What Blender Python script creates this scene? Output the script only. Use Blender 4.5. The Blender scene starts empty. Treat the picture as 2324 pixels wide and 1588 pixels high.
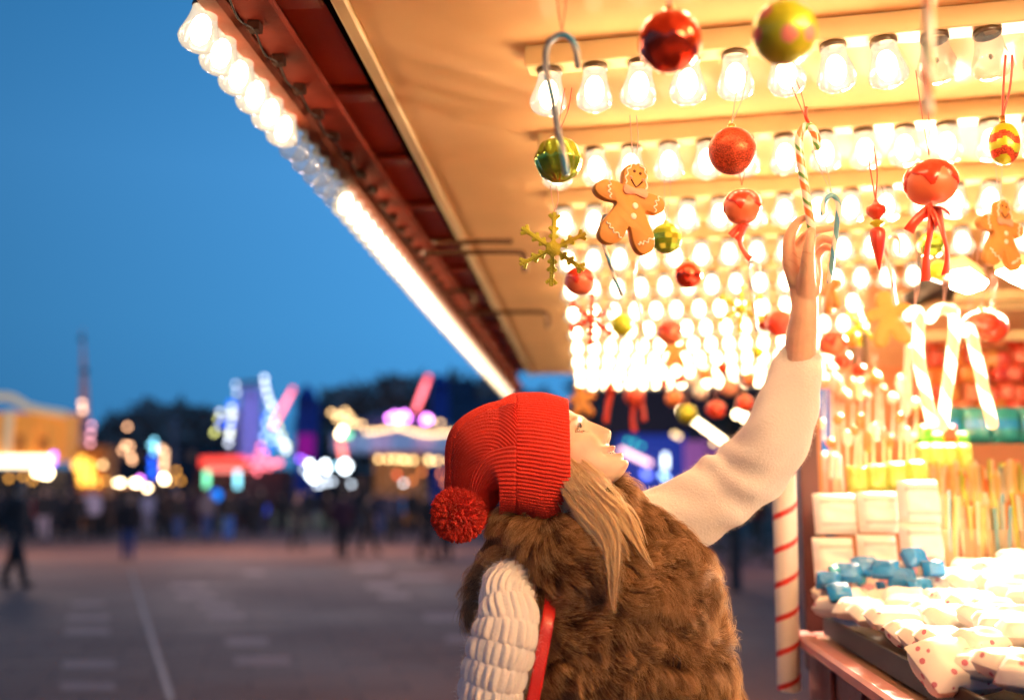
import bpy, math, random
import numpy as np
from mathutils import Vector, Matrix, noise as mnoise
random.seed(7); rng = np.random.default_rng(7)
R = math.radians
scene = bpy.context.scene
# ------------------------------------------------------------------ camera
TH = R(8.07); FPX = 2300.0; EYE = 1.5
cam = bpy.data.cameras.new('camera'); camo = bpy.data.objects.new('camera', cam)
scene.collection.objects.link(camo); scene.camera = camo
cam.sensor_width = 36; cam.lens = FPX / 2324 * 36
camo.location = (0, 0, EYE); camo.rotation_euler = (math.pi / 2 + TH, 0, 0)
cam.clip_start = 0.05; cam.clip_end = 2000
cam.dof.use_dof = True; cam.dof.focus_distance = 1.88; cam.dof.aperture_fstop = 1.35
# ------------------------------------------------------------------ sky (dusk, sun just below the horizon)
world = bpy.data.worlds.new("World"); scene.world = world; world.use_nodes = True
wn = world.node_tree; wn.nodes.clear()
# an even dusk gradient: deeper overhead, a lighter band towards the afterglow behind the canopy
def wnode(t): return wn.nodes.new(t)
tcw = wnode('ShaderNodeTexCoord'); sx = wnode('ShaderNodeSeparateXYZ'); wn.links.new(tcw.outputs['Generated'], sx.inputs[0])
ramp = wnode('ShaderNodeValToRGB'); wn.links.new(sx.outputs['Z'], ramp.inputs[0]); SK = 1 / 2 ** 2.3
cr = ramp.color_ramp
stops = [(0.0, (.085, .31, .60)), (.06, (.060, .33, .74)), (.16, (.072, .37, .82)), (.30, (.078, .38, .86)), (.50, (.040, .27, .66)), (1.0, (.015, .11, .34))]
cr.elements[0].position = 0; cr.elements[1].position = 1
for p_, c_ in stops[1:-1]: cr.elements.new(p_)
for e_, (p_, c_) in zip(cr.elements, stops): e_.position = p_; e_.color = (*c_, 1)
mrx = wnode('ShaderNodeMapRange'); mrx.inputs[1].default_value = -.55; mrx.inputs[2].default_value = -.05; mrx.inputs[3].default_value = .50; mrx.inputs[4].default_value = 1.0
wn.links.new(sx.outputs['X'], mrx.inputs[0])
tint = wnode('ShaderNodeMix'); tint.data_type = 'RGBA'; tint.blend_type = 'MULTIPLY'; tint.inputs[0].default_value = 1.0
wn.links.new(ramp.outputs[0], tint.inputs[6]); wn.links.new(mrx.outputs[0], tint.inputs[7])
bg = wnode('ShaderNodeBackground'); wo = wnode('ShaderNodeOutputWorld')
wn.links.new(tint.outputs[2], bg.inputs[0]); wn.links.new(bg.outputs[0], wo.inputs[0]); bg.inputs[1].default_value = SK * .93
scene.view_settings.view_transform = 'Standard'; scene.view_settings.look = 'None'
scene.view_settings.exposure = 2.3; scene.view_settings.gamma = 1.0
scene.cycles.use_denoising = True; scene.cycles.max_bounces = 8; scene.cycles.transparent_max_bounces = 12
scene.cycles.caustics_reflective = False; scene.cycles.caustics_refractive = False
scene.cycles.sample_clamp_indirect = 6.0
scene.cycles_curves.shape = 'RIBBONS' if hasattr(scene, 'cycles_curves') else 'RIBBONS'

# ------------------------------------------------------------------ helpers
def P(x, y, d):
    """point seen at (x, y) of a 2324 px wide picture at depth d metres"""
    cx = (x - 1162) / FPX * d; cy = (794 - y) / FPX * d
    return np.array([cx, d * math.cos(TH) - cy * math.sin(TH), EYE + d * math.sin(TH) + cy * math.cos(TH)])
def G(x, d):
    p = P(x, 1100, d); return np.array([p[0], p[1], 0.0])
def Z(y, d):
    return P(1162, y, d)[2]
AX = R(4.5)
LNG = np.array([math.sin(AX), math.cos(AX), 0]); RGT = np.array([math.cos(AX), -math.sin(AX), 0]); UP = np.array([0, 0, 1.0])
def S(a, l, h): return RGT * a + LNG * l + UP * (EYE + h)
def lin(c):
    return tuple(((v / 255) / 12.92 if v / 255 <= .04045 else ((v / 255 + .055) / 1.055) ** 2.4) for v in c)
MATS = {}
def mat(name, col=(.5, .5, .5), rough=.55, metal=0.0, emit=None, est=0.0, bump=None, var=None, coat=0.0, alpha=1.0, sss=0.0, sheen=0.0, trans=0.0, spec=None):
    if name in MATS: return MATS[name]
    m = bpy.data.materials.new(name); m.use_nodes = True; nt = m.node_tree; b = nt.nodes['Principled BSDF']
    b.inputs['Base Color'].default_value = (*col, 1); b.inputs['Roughness'].default_value = rough; b.inputs['Metallic'].default_value = metal
    b.inputs['Coat Weight'].default_value = coat; b.inputs['Coat Roughness'].default_value = .08
    b.inputs['Sheen Weight'].default_value = sheen; b.inputs['Alpha'].default_value = alpha
    b.inputs['Transmission Weight'].default_value = trans
    if spec is not None: b.inputs['Specular IOR Level'].default_value = spec
    if sss: b.inputs['Subsurface Weight'].default_value = sss; b.inputs['Subsurface Radius'].default_value = (1, .35, .15); b.inputs['Subsurface Scale'].default_value = .012
    if emit: b.inputs['Emission Color'].default_value = (*emit, 1); b.inputs['Emission Strength'].default_value = est
    tc = None
    if bump or var: tc = nt.nodes.new('ShaderNodeTexCoord')
    if var:
        n = nt.nodes.new('ShaderNodeTexNoise'); n.inputs['Scale'].default_value = var[0]; n.inputs['Detail'].default_value = 6
        nt.links.new(tc.outputs['Object'], n.inputs['Vector'])
        r = nt.nodes.new('ShaderNodeMapRange'); r.inputs[1].default_value = .3; r.inputs[2].default_value = .7
        r.inputs[3].default_value = 1 - var[1]; r.inputs[4].default_value = 1 + var[1]
        mx = nt.nodes.new('ShaderNodeMix'); mx.data_type = 'RGBA'; mx.blend_type = 'MULTIPLY'; mx.inputs[0].default_value = 1
        mx.inputs[6].default_value = (*col, 1); nt.links.new(n.outputs[0], r.inputs[0]); nt.links.new(r.outputs[0], mx.inputs[7])
        nt.links.new(mx.outputs[2], b.inputs['Base Color'])
    if bump:
        n = nt.nodes.new('ShaderNodeTexNoise'); n.inputs['Scale'].default_value = bump[0]; n.inputs['Detail'].default_value = 5
        nt.links.new(tc.outputs['Object'], n.inputs['Vector'])
        bp = nt.nodes.new('ShaderNodeBump'); bp.inputs['Strength'].default_value = bump[1]; bp.inputs['Distance'].default_value = .01
        nt.links.new(n.outputs[0], bp.inputs['Height']); nt.links.new(bp.outputs[0], b.inputs['Normal'])
    MATS[name] = m; return m
def emat(name, col, st, sample=True):
    if name in MATS: return MATS[name]
    m = bpy.data.materials.new(name); m.use_nodes = True; nt = m.node_tree; nt.nodes.clear()
    e = nt.nodes.new('ShaderNodeEmission'); e.inputs[0].default_value = (*col, 1); e.inputs[1].default_value = st
    o = nt.nodes.new('ShaderNodeOutputMaterial'); nt.links.new(e.outputs[0], o.inputs[0])
    if not sample: m.cycles.emission_sampling = 'NONE'
    MATS[name] = m; return m
COL = scene.collection
def tag(o, label=None, cat=None, group=None, kind=None):
    if label: o['label'] = label
    if cat: o['category'] = cat
    if group: o['group'] = group
    if kind: o['kind'] = kind
    return o
def empty(name, loc, label, cat, group=None):
    o = bpy.data.objects.new(name, None); COL.objects.link(o); o.location = tuple(loc); o.empty_display_size = .1
    return tag(o, label, cat, group)
class MB:
    def __init__(s): s.v = []; s.f = []; s.m = []; s.n = 0
    def add(s, V, F, mi=0):
        V = np.asarray(V, float).reshape(-1, 3); s.v.append(V); n = s.n
        s.f += [tuple(i + n for i in f) for f in F]
        s.m += list(mi) if hasattr(mi, '__len__') else [mi] * len(F)
        s.n += len(V); return s
    def build(s, name, mats, parent=None, smooth=True, world_space=True):
        me = bpy.data.meshes.new(name); V = np.concatenate(s.v) if s.v else np.zeros((0, 3))
        if parent is not None and world_space:
            V = V - np.array(wloc(parent))
        me.from_pydata(V.tolist(), [], s.f)
        for m in (mats if isinstance(mats, (list, tuple)) else [mats]): me.materials.append(m)
        me.polygons.foreach_set('material_index', s.m)
        if smooth: me.polygons.foreach_set('use_smooth', [True] * len(s.f))
        me.update()
        o = bpy.data.objects.new(name, me); COL.objects.link(o)
        if parent is not None: o.parent = parent
        return o
def wloc(o):
    l = Vector(o.location)
    while o.parent: o = o.parent; l += Vector(o.location)
    return l
def grid_faces(nu, nv, cu=False, cv=False):
    F = []
    for i in range(nu if cu else nu - 1):
        for j in range(nv if cv else nv - 1):
            a = i * nv + j; b = ((i + 1) % nu) * nv + j; c = ((i + 1) % nu) * nv + (j + 1) % nv; d = i * nv + (j + 1) % nv
            F.append((a, b, c, d))
    return F
def smooth_path(pts, n):
    pts = np.asarray(pts, float); k = len(pts)
    if k < 3:
        t = np.linspace(0, 1, n)[:, None]; return pts[0] * (1 - t) + pts[-1] * t
    ext = np.vstack([2 * pts[0] - pts[1], pts, 2 * pts[-1] - pts[-2]])
    out = []
    for u in np.linspace(0, k - 1 - 1e-9, n):
        i = int(u); t = u - i; p0, p1, p2, p3 = ext[i], ext[i + 1], ext[i + 2], ext[i + 3]
        out.append(.5 * ((2 * p1) + (-p0 + p2) * t + (2 * p0 - 5 * p1 + 4 * p2 - p3) * t * t + (-p0 + 3 * p1 - 3 * p2 + p3) * t ** 3))
    return np.array(out)
def frames(pts, ref=None):
    T = np.gradient(pts, axis=0); T /= np.linalg.norm(T, axis=1)[:, None] + 1e-12
    r = np.array(ref if ref is not None else ([0, 0, 1.] if abs(T[0][2]) < .9 else [0, 1., 0]), float)
    N = []; n = r - T[0] * r.dot(T[0]); n /= np.linalg.norm(n)
    for t in T:
        n = n - t * n.dot(t); n /= np.linalg.norm(n) + 1e-12; N.append(n.copy())
    N = np.array(N); B = np.cross(T, N); return T, N, B
def tube(pts, rad, seg=12, cap=True, flat=1.0, ref=None, round_cap=False):
    pts = np.asarray(pts, float); n = len(pts); rad = np.broadcast_to(np.asarray(rad, float), (n,)).copy()
    if round_cap:
        T0 = pts[0] - pts[1]; T0 /= np.linalg.norm(T0); T1 = pts[-1] - pts[-2]; T1 /= np.linalg.norm(T1)
        a = [(.9, .44), (.55, .83), (.0, 1.0)]
        pre = [pts[0] + T0 * rad[0] * k[1] for k in a][::-1]; post = [pts[-1] + T1 * rad[-1] * k[1] for k in a]
        rad = np.concatenate([[rad[0] * max(k[0], .02) for k in a][::-1], rad, [rad[-1] * max(k[0], .02) for k in a]])
        pts = np.vstack([pre, pts, post]); n = len(pts)
    T, N, B = frames(pts, ref)
    ang = np.linspace(0, 2 * math.pi, seg, endpoint=False)
    V = pts[:, None] + rad[:, None, None] * (np.cos(ang)[None, :, None] * N[:, None] + flat * np.sin(ang)[None, :, None] * B[:, None])
    F = grid_faces(n, seg, cv=True)
    if cap: F = F + [tuple(range(seg))[::-1], tuple((n - 1) * seg + i for i in range(seg))]
    return V.reshape(-1, 3), F
def lathe(prof, seg=24, origin=(0, 0, 0), axis=(0, 0, 1), bumpf=None):
    axis = np.array(axis, float); axis /= np.linalg.norm(axis)
    r = np.array([1., 0, 0]) if abs(axis[0]) < .9 else np.array([0, 1., 0])
    n = r - axis * r.dot(axis); n /= np.linalg.norm(n); b = np.cross(axis, n)
    V = []
    for k, (rr, z) in enumerate(prof):
        for j in range(seg):
            a = 2 * math.pi * j / seg; q = rr * (bumpf(a, k, z) if bumpf else 1)
            V.append(np.array(origin) + n * (q * math.cos(a)) + b * (q * math.sin(a)) + axis * z)
    return np.array(V), grid_faces(len(prof), seg, cv=True)
def box(c, s, ax=None):
    c = np.array(c, float); ax = np.eye(3) if ax is None else np.array(ax)
    V = [c + ax[0] * (sx * s[0] / 2) + ax[1] * (sy * s[1] / 2) + ax[2] * (sz * s[2] / 2) for sx in (-1, 1) for sy in (-1, 1) for sz in (-1, 1)]
    F = [(0, 1, 3, 2), (4, 6, 7, 5), (0, 4, 5, 1), (2, 3, 7, 6), (0, 2, 6, 4), (1, 5, 7, 3)]
    return V, F
def bbox(c, s, ax=None, bev=.003):
    """box with chamfered edges"""
    c = np.array(c, float); ax = np.eye(3) if ax is None else np.array(ax); h = np.array(s) / 2
    bev = min(bev, h.min() * .45); idx = {}; V = []
    for d in range(3):
        for sg in (-1, 1):
            for u in (-1, 1):
                for w in (-1, 1):
                    p = np.zeros(3); o = [k for k in range(3) if k != d]
                    p[d] = sg * h[d]; p[o[0]] = u * (h[o[0]] - bev); p[o[1]] = w * (h[o[1]] - bev)
                    idx[(d, sg, u, w)] = len(V); V.append(c + ax[0] * p[0] + ax[1] * p[1] + ax[2] * p[2])
    F = []
    for d in range(3):
        for sg in (-1, 1): F.append((idx[(d, sg, -1, -1)], idx[(d, sg, 1, -1)], idx[(d, sg, 1, 1)], idx[(d, sg, -1, 1)]))
    def k(d, s3):
        o = [q for q in range(3) if q != d]; return idx[(d, s3[d], s3[o[0]], s3[o[1]])]
    for d in range(3):
        o = [q for q in range(3) if q != d]
        for u in (-1, 1):
            for w in (-1, 1):
                a = [0] * 3; b_ = [0] * 3; a[d] = -1; b_[d] = 1
                for t in (a, b_): t[o[0]] = u; t[o[1]] = w
                F.append((k(o[0], a), k(o[0], b_), k(o[1], b_), k(o[1], a)))
    for a in (-1, 1):
        for b_ in (-1, 1):
            for e in (-1, 1): F.append((k(0, (a, b_, e)), k(1, (a, b_, e)), k(2, (a, b_, e))))
    return V, F
def sphere(c, r, seg=24, rings=14, sc=(1, 1, 1), ax=None):
    c = np.array(c, float); ax = np.eye(3) if ax is None else np.array(ax)
    V = []
    for i in range(rings + 1):
        t = math.pi * i / rings; t = min(max(t, .02), math.pi - .02)
        for j in range(seg):
            a = 2 * math.pi * j / seg
            p = (r * sc[0] * math.sin(t) * math.cos(a), r * sc[1] * math.sin(t) * math.sin(a), r * sc[2] * math.cos(t))
            V.append(c + ax[0] * p[0] + ax[1] * p[1] + ax[2] * p[2])
    F = grid_faces(rings + 1, seg, cv=True) + [tuple(range(seg)), tuple((rings * seg + i) for i in range(seg))[::-1]]
    return np.array(V), F
def extrude(poly, ax, c, th, bev=0.0):
    """flat outline (x, y) in the frame ax centred at c, thickness th along ax[2]"""
    poly = np.asarray(poly, float); n = len(poly); ax = np.array(ax); c = np.array(c)
    cen = poly.mean(0)
    d = np.roll(poly, -1, 0) - np.roll(poly, 1, 0); nr = np.stack([d[:, 1], -d[:, 0]], 1); nr /= np.linalg.norm(nr, axis=1)[:, None] + 1e-9
    area = .5 * np.sum(poly[:, 0] * np.roll(poly[:, 1], -1) - np.roll(poly[:, 0], -1) * poly[:, 1])
    if area < 0: nr = -nr
    inn = poly - nr * bev
    L = [(inn, th / 2), (poly, th / 2 - bev), (poly, -th / 2 + bev), (inn, -th / 2)] if bev else [(poly, th / 2), (poly, -th / 2)]
    V = np.vstack([c + q[:, :1] * ax[0] + q[:, 1:2] * ax[1] + z * ax[2] for q, z in L]); k = len(L)
    F = grid_faces(k, n, cv=True) + [tuple(range(n)), tuple((k - 1) * n + i for i in range(n))[::-1]]
    return V, F
def axes_facing(yaw=0, roll=0, pitch=0):
    """right, up, normal (to the camera) of a flat thing hanging in the air"""
    M = Matrix.Rotation(yaw, 3, 'Z') @ Matrix.Rotation(pitch, 3, 'X') @ Matrix.Rotation(roll, 3, 'Y')
    return np.array([M @ Vector((1, 0, 0)), M @ Vector((0, 0, 1)), M @ Vector((0, -1, 0))])
def hair(name, pts, rad, m, parent=None, tiprad=.3):
    """pts: (n, k, 3)"""
    n, k, _ = pts.shape
    c = bpy.data.hair_curves.new(name); c.add_curves([k] * n)
    off = np.array(wloc(parent)) if parent is not None else 0
    c.attributes['position'].data.foreach_set('vector', (pts - off).astype(np.float32).ravel())
    ra = c.attributes.get('radius') or c.attributes.new('radius', 'FLOAT', 'POINT')
    rr = (np.linspace(1, tiprad, k)[None] * np.broadcast_to(np.asarray(rad), (n,))[:, None]).astype(np.float32)
    ra.data.foreach_set('value', rr.ravel()); c.materials.append(m)
    o = bpy.data.objects.new(name, c); COL.objects.link(o)
    if parent is not None: o.parent = parent
    return o
ORD = ['first', 'second', 'third', 'fourth', 'fifth', 'sixth', 'seventh', 'eighth', 'ninth', 'tenth', 'eleventh', 'twelfth', 'thirteenth', 'fourteenth', 'fifteenth', 'sixteenth',
       'seventeenth', 'eighteenth', 'nineteenth', 'twentieth', 'twenty-first', 'twenty-second', 'twenty-third', 'twenty-fourth', 'twenty-fifth', 'twenty-sixth', 'twenty-seventh', 'twenty-eighth', 'twenty-ninth', 'thirtieth']
def ordn(i):
    if i < 30: return ORD[i]
    i += 1; t = {3: 'thirty', 4: 'forty', 5: 'fifty', 6: 'sixty', 7: 'seventy'}[i // 10]; k = i % 10
    return t.replace('ty', 'tieth') if k == 0 else t + '-' + ORD[k - 1]
def nz(p, s, seed=0):
    return mnoise.noise(Vector((p[0] * s + seed, p[1] * s, p[2] * s)))
WARM = (1.0, .64, .32)
# ================================================================== SETTING
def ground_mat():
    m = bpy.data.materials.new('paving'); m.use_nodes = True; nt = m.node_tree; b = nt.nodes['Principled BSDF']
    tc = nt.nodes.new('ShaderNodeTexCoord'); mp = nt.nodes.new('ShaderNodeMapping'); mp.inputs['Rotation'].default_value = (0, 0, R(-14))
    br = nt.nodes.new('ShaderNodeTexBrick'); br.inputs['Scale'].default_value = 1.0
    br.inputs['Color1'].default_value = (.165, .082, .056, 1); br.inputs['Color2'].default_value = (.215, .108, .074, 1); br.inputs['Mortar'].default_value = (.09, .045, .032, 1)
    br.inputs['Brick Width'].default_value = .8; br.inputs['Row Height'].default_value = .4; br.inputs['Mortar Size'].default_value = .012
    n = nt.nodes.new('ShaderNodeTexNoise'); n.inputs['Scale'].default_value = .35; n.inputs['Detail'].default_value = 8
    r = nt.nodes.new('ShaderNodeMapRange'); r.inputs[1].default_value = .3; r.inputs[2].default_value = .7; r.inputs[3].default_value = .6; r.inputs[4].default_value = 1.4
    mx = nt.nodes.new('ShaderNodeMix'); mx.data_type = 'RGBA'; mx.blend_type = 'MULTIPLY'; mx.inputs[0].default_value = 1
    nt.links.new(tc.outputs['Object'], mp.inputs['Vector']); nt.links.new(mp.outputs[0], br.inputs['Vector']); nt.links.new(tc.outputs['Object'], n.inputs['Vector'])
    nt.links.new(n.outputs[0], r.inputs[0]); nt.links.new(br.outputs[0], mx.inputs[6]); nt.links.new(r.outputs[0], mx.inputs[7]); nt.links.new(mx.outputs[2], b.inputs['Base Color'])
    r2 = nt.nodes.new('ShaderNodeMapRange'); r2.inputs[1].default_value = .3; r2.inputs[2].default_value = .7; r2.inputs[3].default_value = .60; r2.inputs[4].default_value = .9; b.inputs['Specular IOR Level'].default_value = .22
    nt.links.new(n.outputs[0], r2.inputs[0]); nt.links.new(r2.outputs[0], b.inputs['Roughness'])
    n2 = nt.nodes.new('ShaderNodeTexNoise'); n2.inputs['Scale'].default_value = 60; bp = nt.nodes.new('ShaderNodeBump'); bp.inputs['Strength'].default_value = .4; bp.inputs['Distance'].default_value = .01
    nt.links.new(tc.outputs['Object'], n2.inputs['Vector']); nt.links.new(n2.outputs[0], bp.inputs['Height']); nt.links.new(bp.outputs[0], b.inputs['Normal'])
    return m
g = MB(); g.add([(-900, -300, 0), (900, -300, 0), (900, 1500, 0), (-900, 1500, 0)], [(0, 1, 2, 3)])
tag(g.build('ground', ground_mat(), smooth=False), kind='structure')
# lighter paving marks running across the square, and the drain line
pm = mat('pale_paving', (.30, .145, .105), .7, var=(3, .25), bump=(40, .3))
def gp(x, y):  # ground point under a pixel
    o = np.array([0, 0, EYE]); v = P(x, y, 1.0) - o; t = -EYE / v[2]; return o + v * t
mk = MB()
def mark(x0, x1, y, hh):
    a, b_, c, d = gp(x0, y + hh), gp(x1, y + hh), gp(x1 - 3, y - hh), gp(x0 + 3, y - hh)
    mk.add([q + np.array([0, 0, .004]) for q in (a, b_, c, d)], [(0, 1, 2, 3)])
for x0, x1, y, hh in ((150, 250, 1402, 7), (145, 250, 1432, 7), (140, 262, 1508, 9), (135, 262, 1558, 9), (450, 530, 1375, 6), (470, 555, 1398, 7), (510, 610, 1456, 9), (530, 660, 1500, 9), (555, 600, 1300, 5),
                      (400, 490, 1352, 6), (385, 470, 1330, 5), (830, 900, 1330, 6), (860, 930, 1352, 6), (960, 1060, 1400, 8), (1010, 1120, 1450, 8), (800, 880, 1290, 5), (160, 240, 1370, 5), (900, 1010, 1310, 5)):
    mark(x0, x1, y, hh)
tag(mk.build('pavement_marking', pm, smooth=False), kind='structure')
dr = MB(); 
for (xa, ya, wa, xb, yb, wb) in ((296, 1290, 3, 388, 1588, 8),):
    dr.add([gp(xa - wa, ya) + UP * .004, gp(xa + wa, ya) + UP * .004, gp(xb + wb, yb) + UP * .004, gp(xb - wb, yb) + UP * .004], [(0, 3, 2, 1)])
tag(dr.build('drain_channel', mat('drain_steel', (.12, .06, .045), .5, var=(9, .3)), smooth=False), kind='structure')

# ================================================================== STALL CANOPY (one thing with its parts)
HC = 0.98          # ceiling height above the lens
stall = empty('market_stall', S(.8, 3.0, -EYE), 'big wooden sweet stall with glowing cream canopy ceiling and red front beam', 'market stall')
cream = mat('cream_board', (.80, .50, .24), .75, coat=.06, bump=(7, .05), var=(2.5, .08))
cream2 = mat('cream_trim', (.66, .50, .28), .42, var=(5, .08))
redw = mat('red_beam_wood', (.17, .018, .008), .85, spec=.15, var=(7, .35), bump=(30, .2))
terra = mat('terracotta_wood', (.10, .020, .009), .85, spec=.15, var=(6, .25), bump=(30, .2))
blk = mat('gap_shade_black', (.003, .002, .002), 1.0, spec=0.0)
L0, L1 = -2.6, 8.35
def slab(mb, a0, a1, h0, h1, l0, l1, mi=0, bev=.004):
    c = S((a0 + a1) / 2, (l0 + l1) / 2, (h0 + h1) / 2); V, F = bbox(c, (a1 - a0, l1 - l0, h1 - h0), (RGT, LNG, UP), bev); mb.add(V, F, mi)
c_ = MB(); slab(c_, -.478, 3.4, HC, HC + .03, L0, L1); c_.build('ceiling', cream, stall, smooth=False)
t_ = MB(); slab(t_, -.510, -.4785, HC - .012, HC + .05, L0, L1 + .01, 0); t_.build('edge_trim', cream2, stall, smooth=False)
k_ = MB(); slab(k_, -.530, -.5115, HC + .0, HC + .035, L0, L1 + .02, 0); k_.build('gap_shade_strip', blk, stall, smooth=False)  # solid black strip, the dark of the gap put in as colour
rf = MB(); slab(rf, -.72, 3.5, HC + .40, HC + .44, L0 - .05, L1 + .1, 0); rf.build('roof', mat('roof_felt', (.05, .04, .04), .8), stall, smooth=False)
# inner face of the red fascia with panels and upright studs
fa = MB(); slab(fa, -.665, -.640, HC - .01, HC + .39, L0, L1, 0); fa.build('fascia_board', redw, stall, smooth=False)
q = MB(); slab(q, -.638, -.531, HC + .020, HC + .034, L0, L1, 0); q.build('recess_panel', mat('recess_red', (.34, .042, .018), .45, var=(4, .25)), stall, smooth=False)
for i, l in enumerate(np.arange(1.35, 8.3, .50)):
    q = MB(); slab(q, -.637, -.532, HC - .004, HC + .0195, l, l + .06, 0, .006); q.build('stud', mat('dark_red_stud', (.22, .028, .014), .4, var=(6, .3)), stall, smooth=False)
# beam: upper flange and stepped underside
bm_ = MB(); slab(bm_, -.700, -.615, HC - .030, HC - .012, L0, L1 + .9); slab(bm_, -.700, -.667, HC - .0115, HC + .39, L0, L1 + .9); bm_.build('front_beam', redw, stall, smooth=False)
bl = MB(); slab(bl, -.752, -.7015, HC - .045, HC + .30, L0, L1 + .95, 0, .008); bl.build('lamp_board', terra, stall, smooth=False)
# clips and sagging wire on the beam's underside
wm = mat('black_cable', (.02, .01, .01), .9)
w = MB(); pts = []
for i, l in enumerate(np.arange(1.25, 8.6, .16)):
    q = MB(); slab(q, -.688, -.662, HC - .050, HC - .0305, l, l + .028, 0, .002); q.build('cable_clip', mat('brown_clip', (.03, .008, .005), .9, spec=.1), stall, smooth=False)
    pts += [S(-.675, l + .014, HC - .048), S(-.668 + random.uniform(-.012, .012), l + .09, HC - .058 - random.uniform(0, .012))]
V, F = tube(smooth_path(pts, len(pts) * 4), .0018, 6); w.add(V, F); w.build('cable', wm, stall)
# bent brackets sticking into the canopy from the beam
brm = mat('bracket_steel', (.10, .05, .03), .35, metal=.8)
for pp in ([(985, 552, 3.55), (1100, 548, 3.6), (1160, 548, 3.65)], [(960, 575, 3.45), (1090, 572, 3.5), (1176, 572, 3.55), (1190, 582, 3.55), (1192, 618, 3.55)],
           [(1040, 712, 4.9), (1150, 708, 4.9), (1228, 708, 4.95), (1242, 718, 4.95), (1244, 745, 4.95)], [(1010, 662, 4.5), (1050, 660, 4.5), (1072, 664, 4.5), (1080, 690, 4.5)]):
    q = MB(); V, F = tube(smooth_path([P(*p) for p in pp], 30), .0095 if pp[0][2] < 4.8 else .011, 10); q.add(V, F); q.build('bracket', brm, stall)
# battens that carry the bulbs
BD = np.array([math.cos(R(12.3)), -math.sin(R(12.3)), 0]); BN = np.array([math.sin(R(12.3)), math.cos(R(12.3)), 0])
bulbs = []
sock = mat('bulb_socket', (.06, .03, .012), .4, coat=.3)
def glassmat(name, em, tr):
    m = bpy.data.materials.new(name); m.use_nodes = True; nt = m.node_tree; nt.nodes.clear()
    o = nt.nodes.new('ShaderNodeOutputMaterial'); t = nt.nodes.new('ShaderNodeBsdfTransparent'); e = nt.nodes.new('ShaderNodeEmission'); gl = nt.nodes.new('ShaderNodeBsdfGlossy')
    gl.inputs['Roughness'].default_value = .08; e.inputs[0].default_value = (1, .80, .55, 1); e.inputs[1].default_value = em
    lw = nt.nodes.new('ShaderNodeLayerWeight'); lw.inputs[0].default_value = .12
    m1 = nt.nodes.new('ShaderNodeMixShader'); m1.inputs[0].default_value = tr; nt.links.new(e.outputs[0], m1.inputs[1]); nt.links.new(t.outputs[0], m1.inputs[2])
    m2 = nt.nodes.new('ShaderNodeMixShader'); nt.links.new(lw.outputs[1], m2.inputs[0]); nt.links.new(m1.outputs[0], m2.inputs[1]); nt.links.new(gl.outputs[0], m2.inputs[2])
    nt.links.new(m2.outputs[0], o.inputs[0]); m.cycles.emission_sampling = 'NONE'; return m
EXS = 1 / 2 ** 2.3
glass_lit = glassmat('glowing_glass', 1.25 * EXS, .40); glass_off = glassmat('clear_glass', .5 * EXS, .8)  # unlit glass is also given a faint glow
CORE = 19.0
core_m = emat('bulb_filament', WARM, CORE); core_off = mat('dead_filament', (.3, .25, .2), .4, metal=.5)
prof_glass = [(.0200, 0), (.0255, -.003), (.0262, -.018), (.0285, -.034), (.0335, -.050), (.0390, -.066), (.0400, -.078), (.0345, -.090), (.020, -.098), (.002, -.100)]
def facet(a, k, z): return 1 + (.035 * math.cos(9 * a) if k >= 3 else 0)
def bulb_meshes(lit):
    d = {}
    b = MB(); V, F = lathe(prof_glass, 27, bumpf=facet); b.add(V, F); d['g'] = b
    s = MB(); V, F = lathe([(.002, .004), (.0265, .004), (.0280, -.001), (.0280, -.007), (.0255, -.009)], 20); s.add(V, F); d['s'] = s
    c = MB(); V, F = sphere((0, 0, -.054), .0205 if lit else .004, 14, 8, (1, 1, 1.6)); c.add(V, F); d['c'] = c
    return d
def make_bulb(lit, single):
    g_ = glass_lit if lit else glass_off; c_m = core_m if lit else core_off
    d = bulb_meshes(lit)
    if single:
        b = MB(); 
        for k, key in enumerate('gsc'): b.add(np.concatenate(d[key].v), d[key].f, k)
        return b.build('light_bulb', [g_, sock, c_m])
    e = bpy.data.objects.new('light_bulb', None); COL.objects.link(e)
    for nm, key, m in (('glass', 'g', g_), ('socket', 's', sock), ('filament', 'c', c_m)): d[key].build(nm, m, e, world_space=False)
    return e
protos = {}
def copy_tree(o):
    c = o.copy(); COL.objects.link(c)
    for ch in o.children:
        k = ch.copy(); COL.objects.link(k); k.parent = c
        for gch in ch.children:
            q = gch.copy(); COL.objects.link(q); q.parent = k
    return c
def place_bulb(p, lit, single, label, group, rot=(0, 0, 0), sc=1.0):
    key = (lit, single)
    if key in protos: o = copy_tree(protos[key])
    else: o = make_bulb(lit, single); protos[key] = o
    o.location = tuple(p); o.rotation_euler = rot; o.scale = (sc,) * 3
    tag(o, label, 'light bulb', group); return o
ROWL = [1.60, 2.145, 2.69, 3.235, 3.78, 4.33, 4.90, 5.48, 6.10, 6.75, 7.45, 8.2]
def proj(p):
    v = p - np.array([0, 0, EYE]); d = v[1] * math.cos(TH) + v[2] * math.sin(TH); u = -v[1] * math.sin(TH) + v[2] * math.cos(TH)
    return 1162 + FPX * v[0] / d, 794 - FPX * u / d, d
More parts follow.
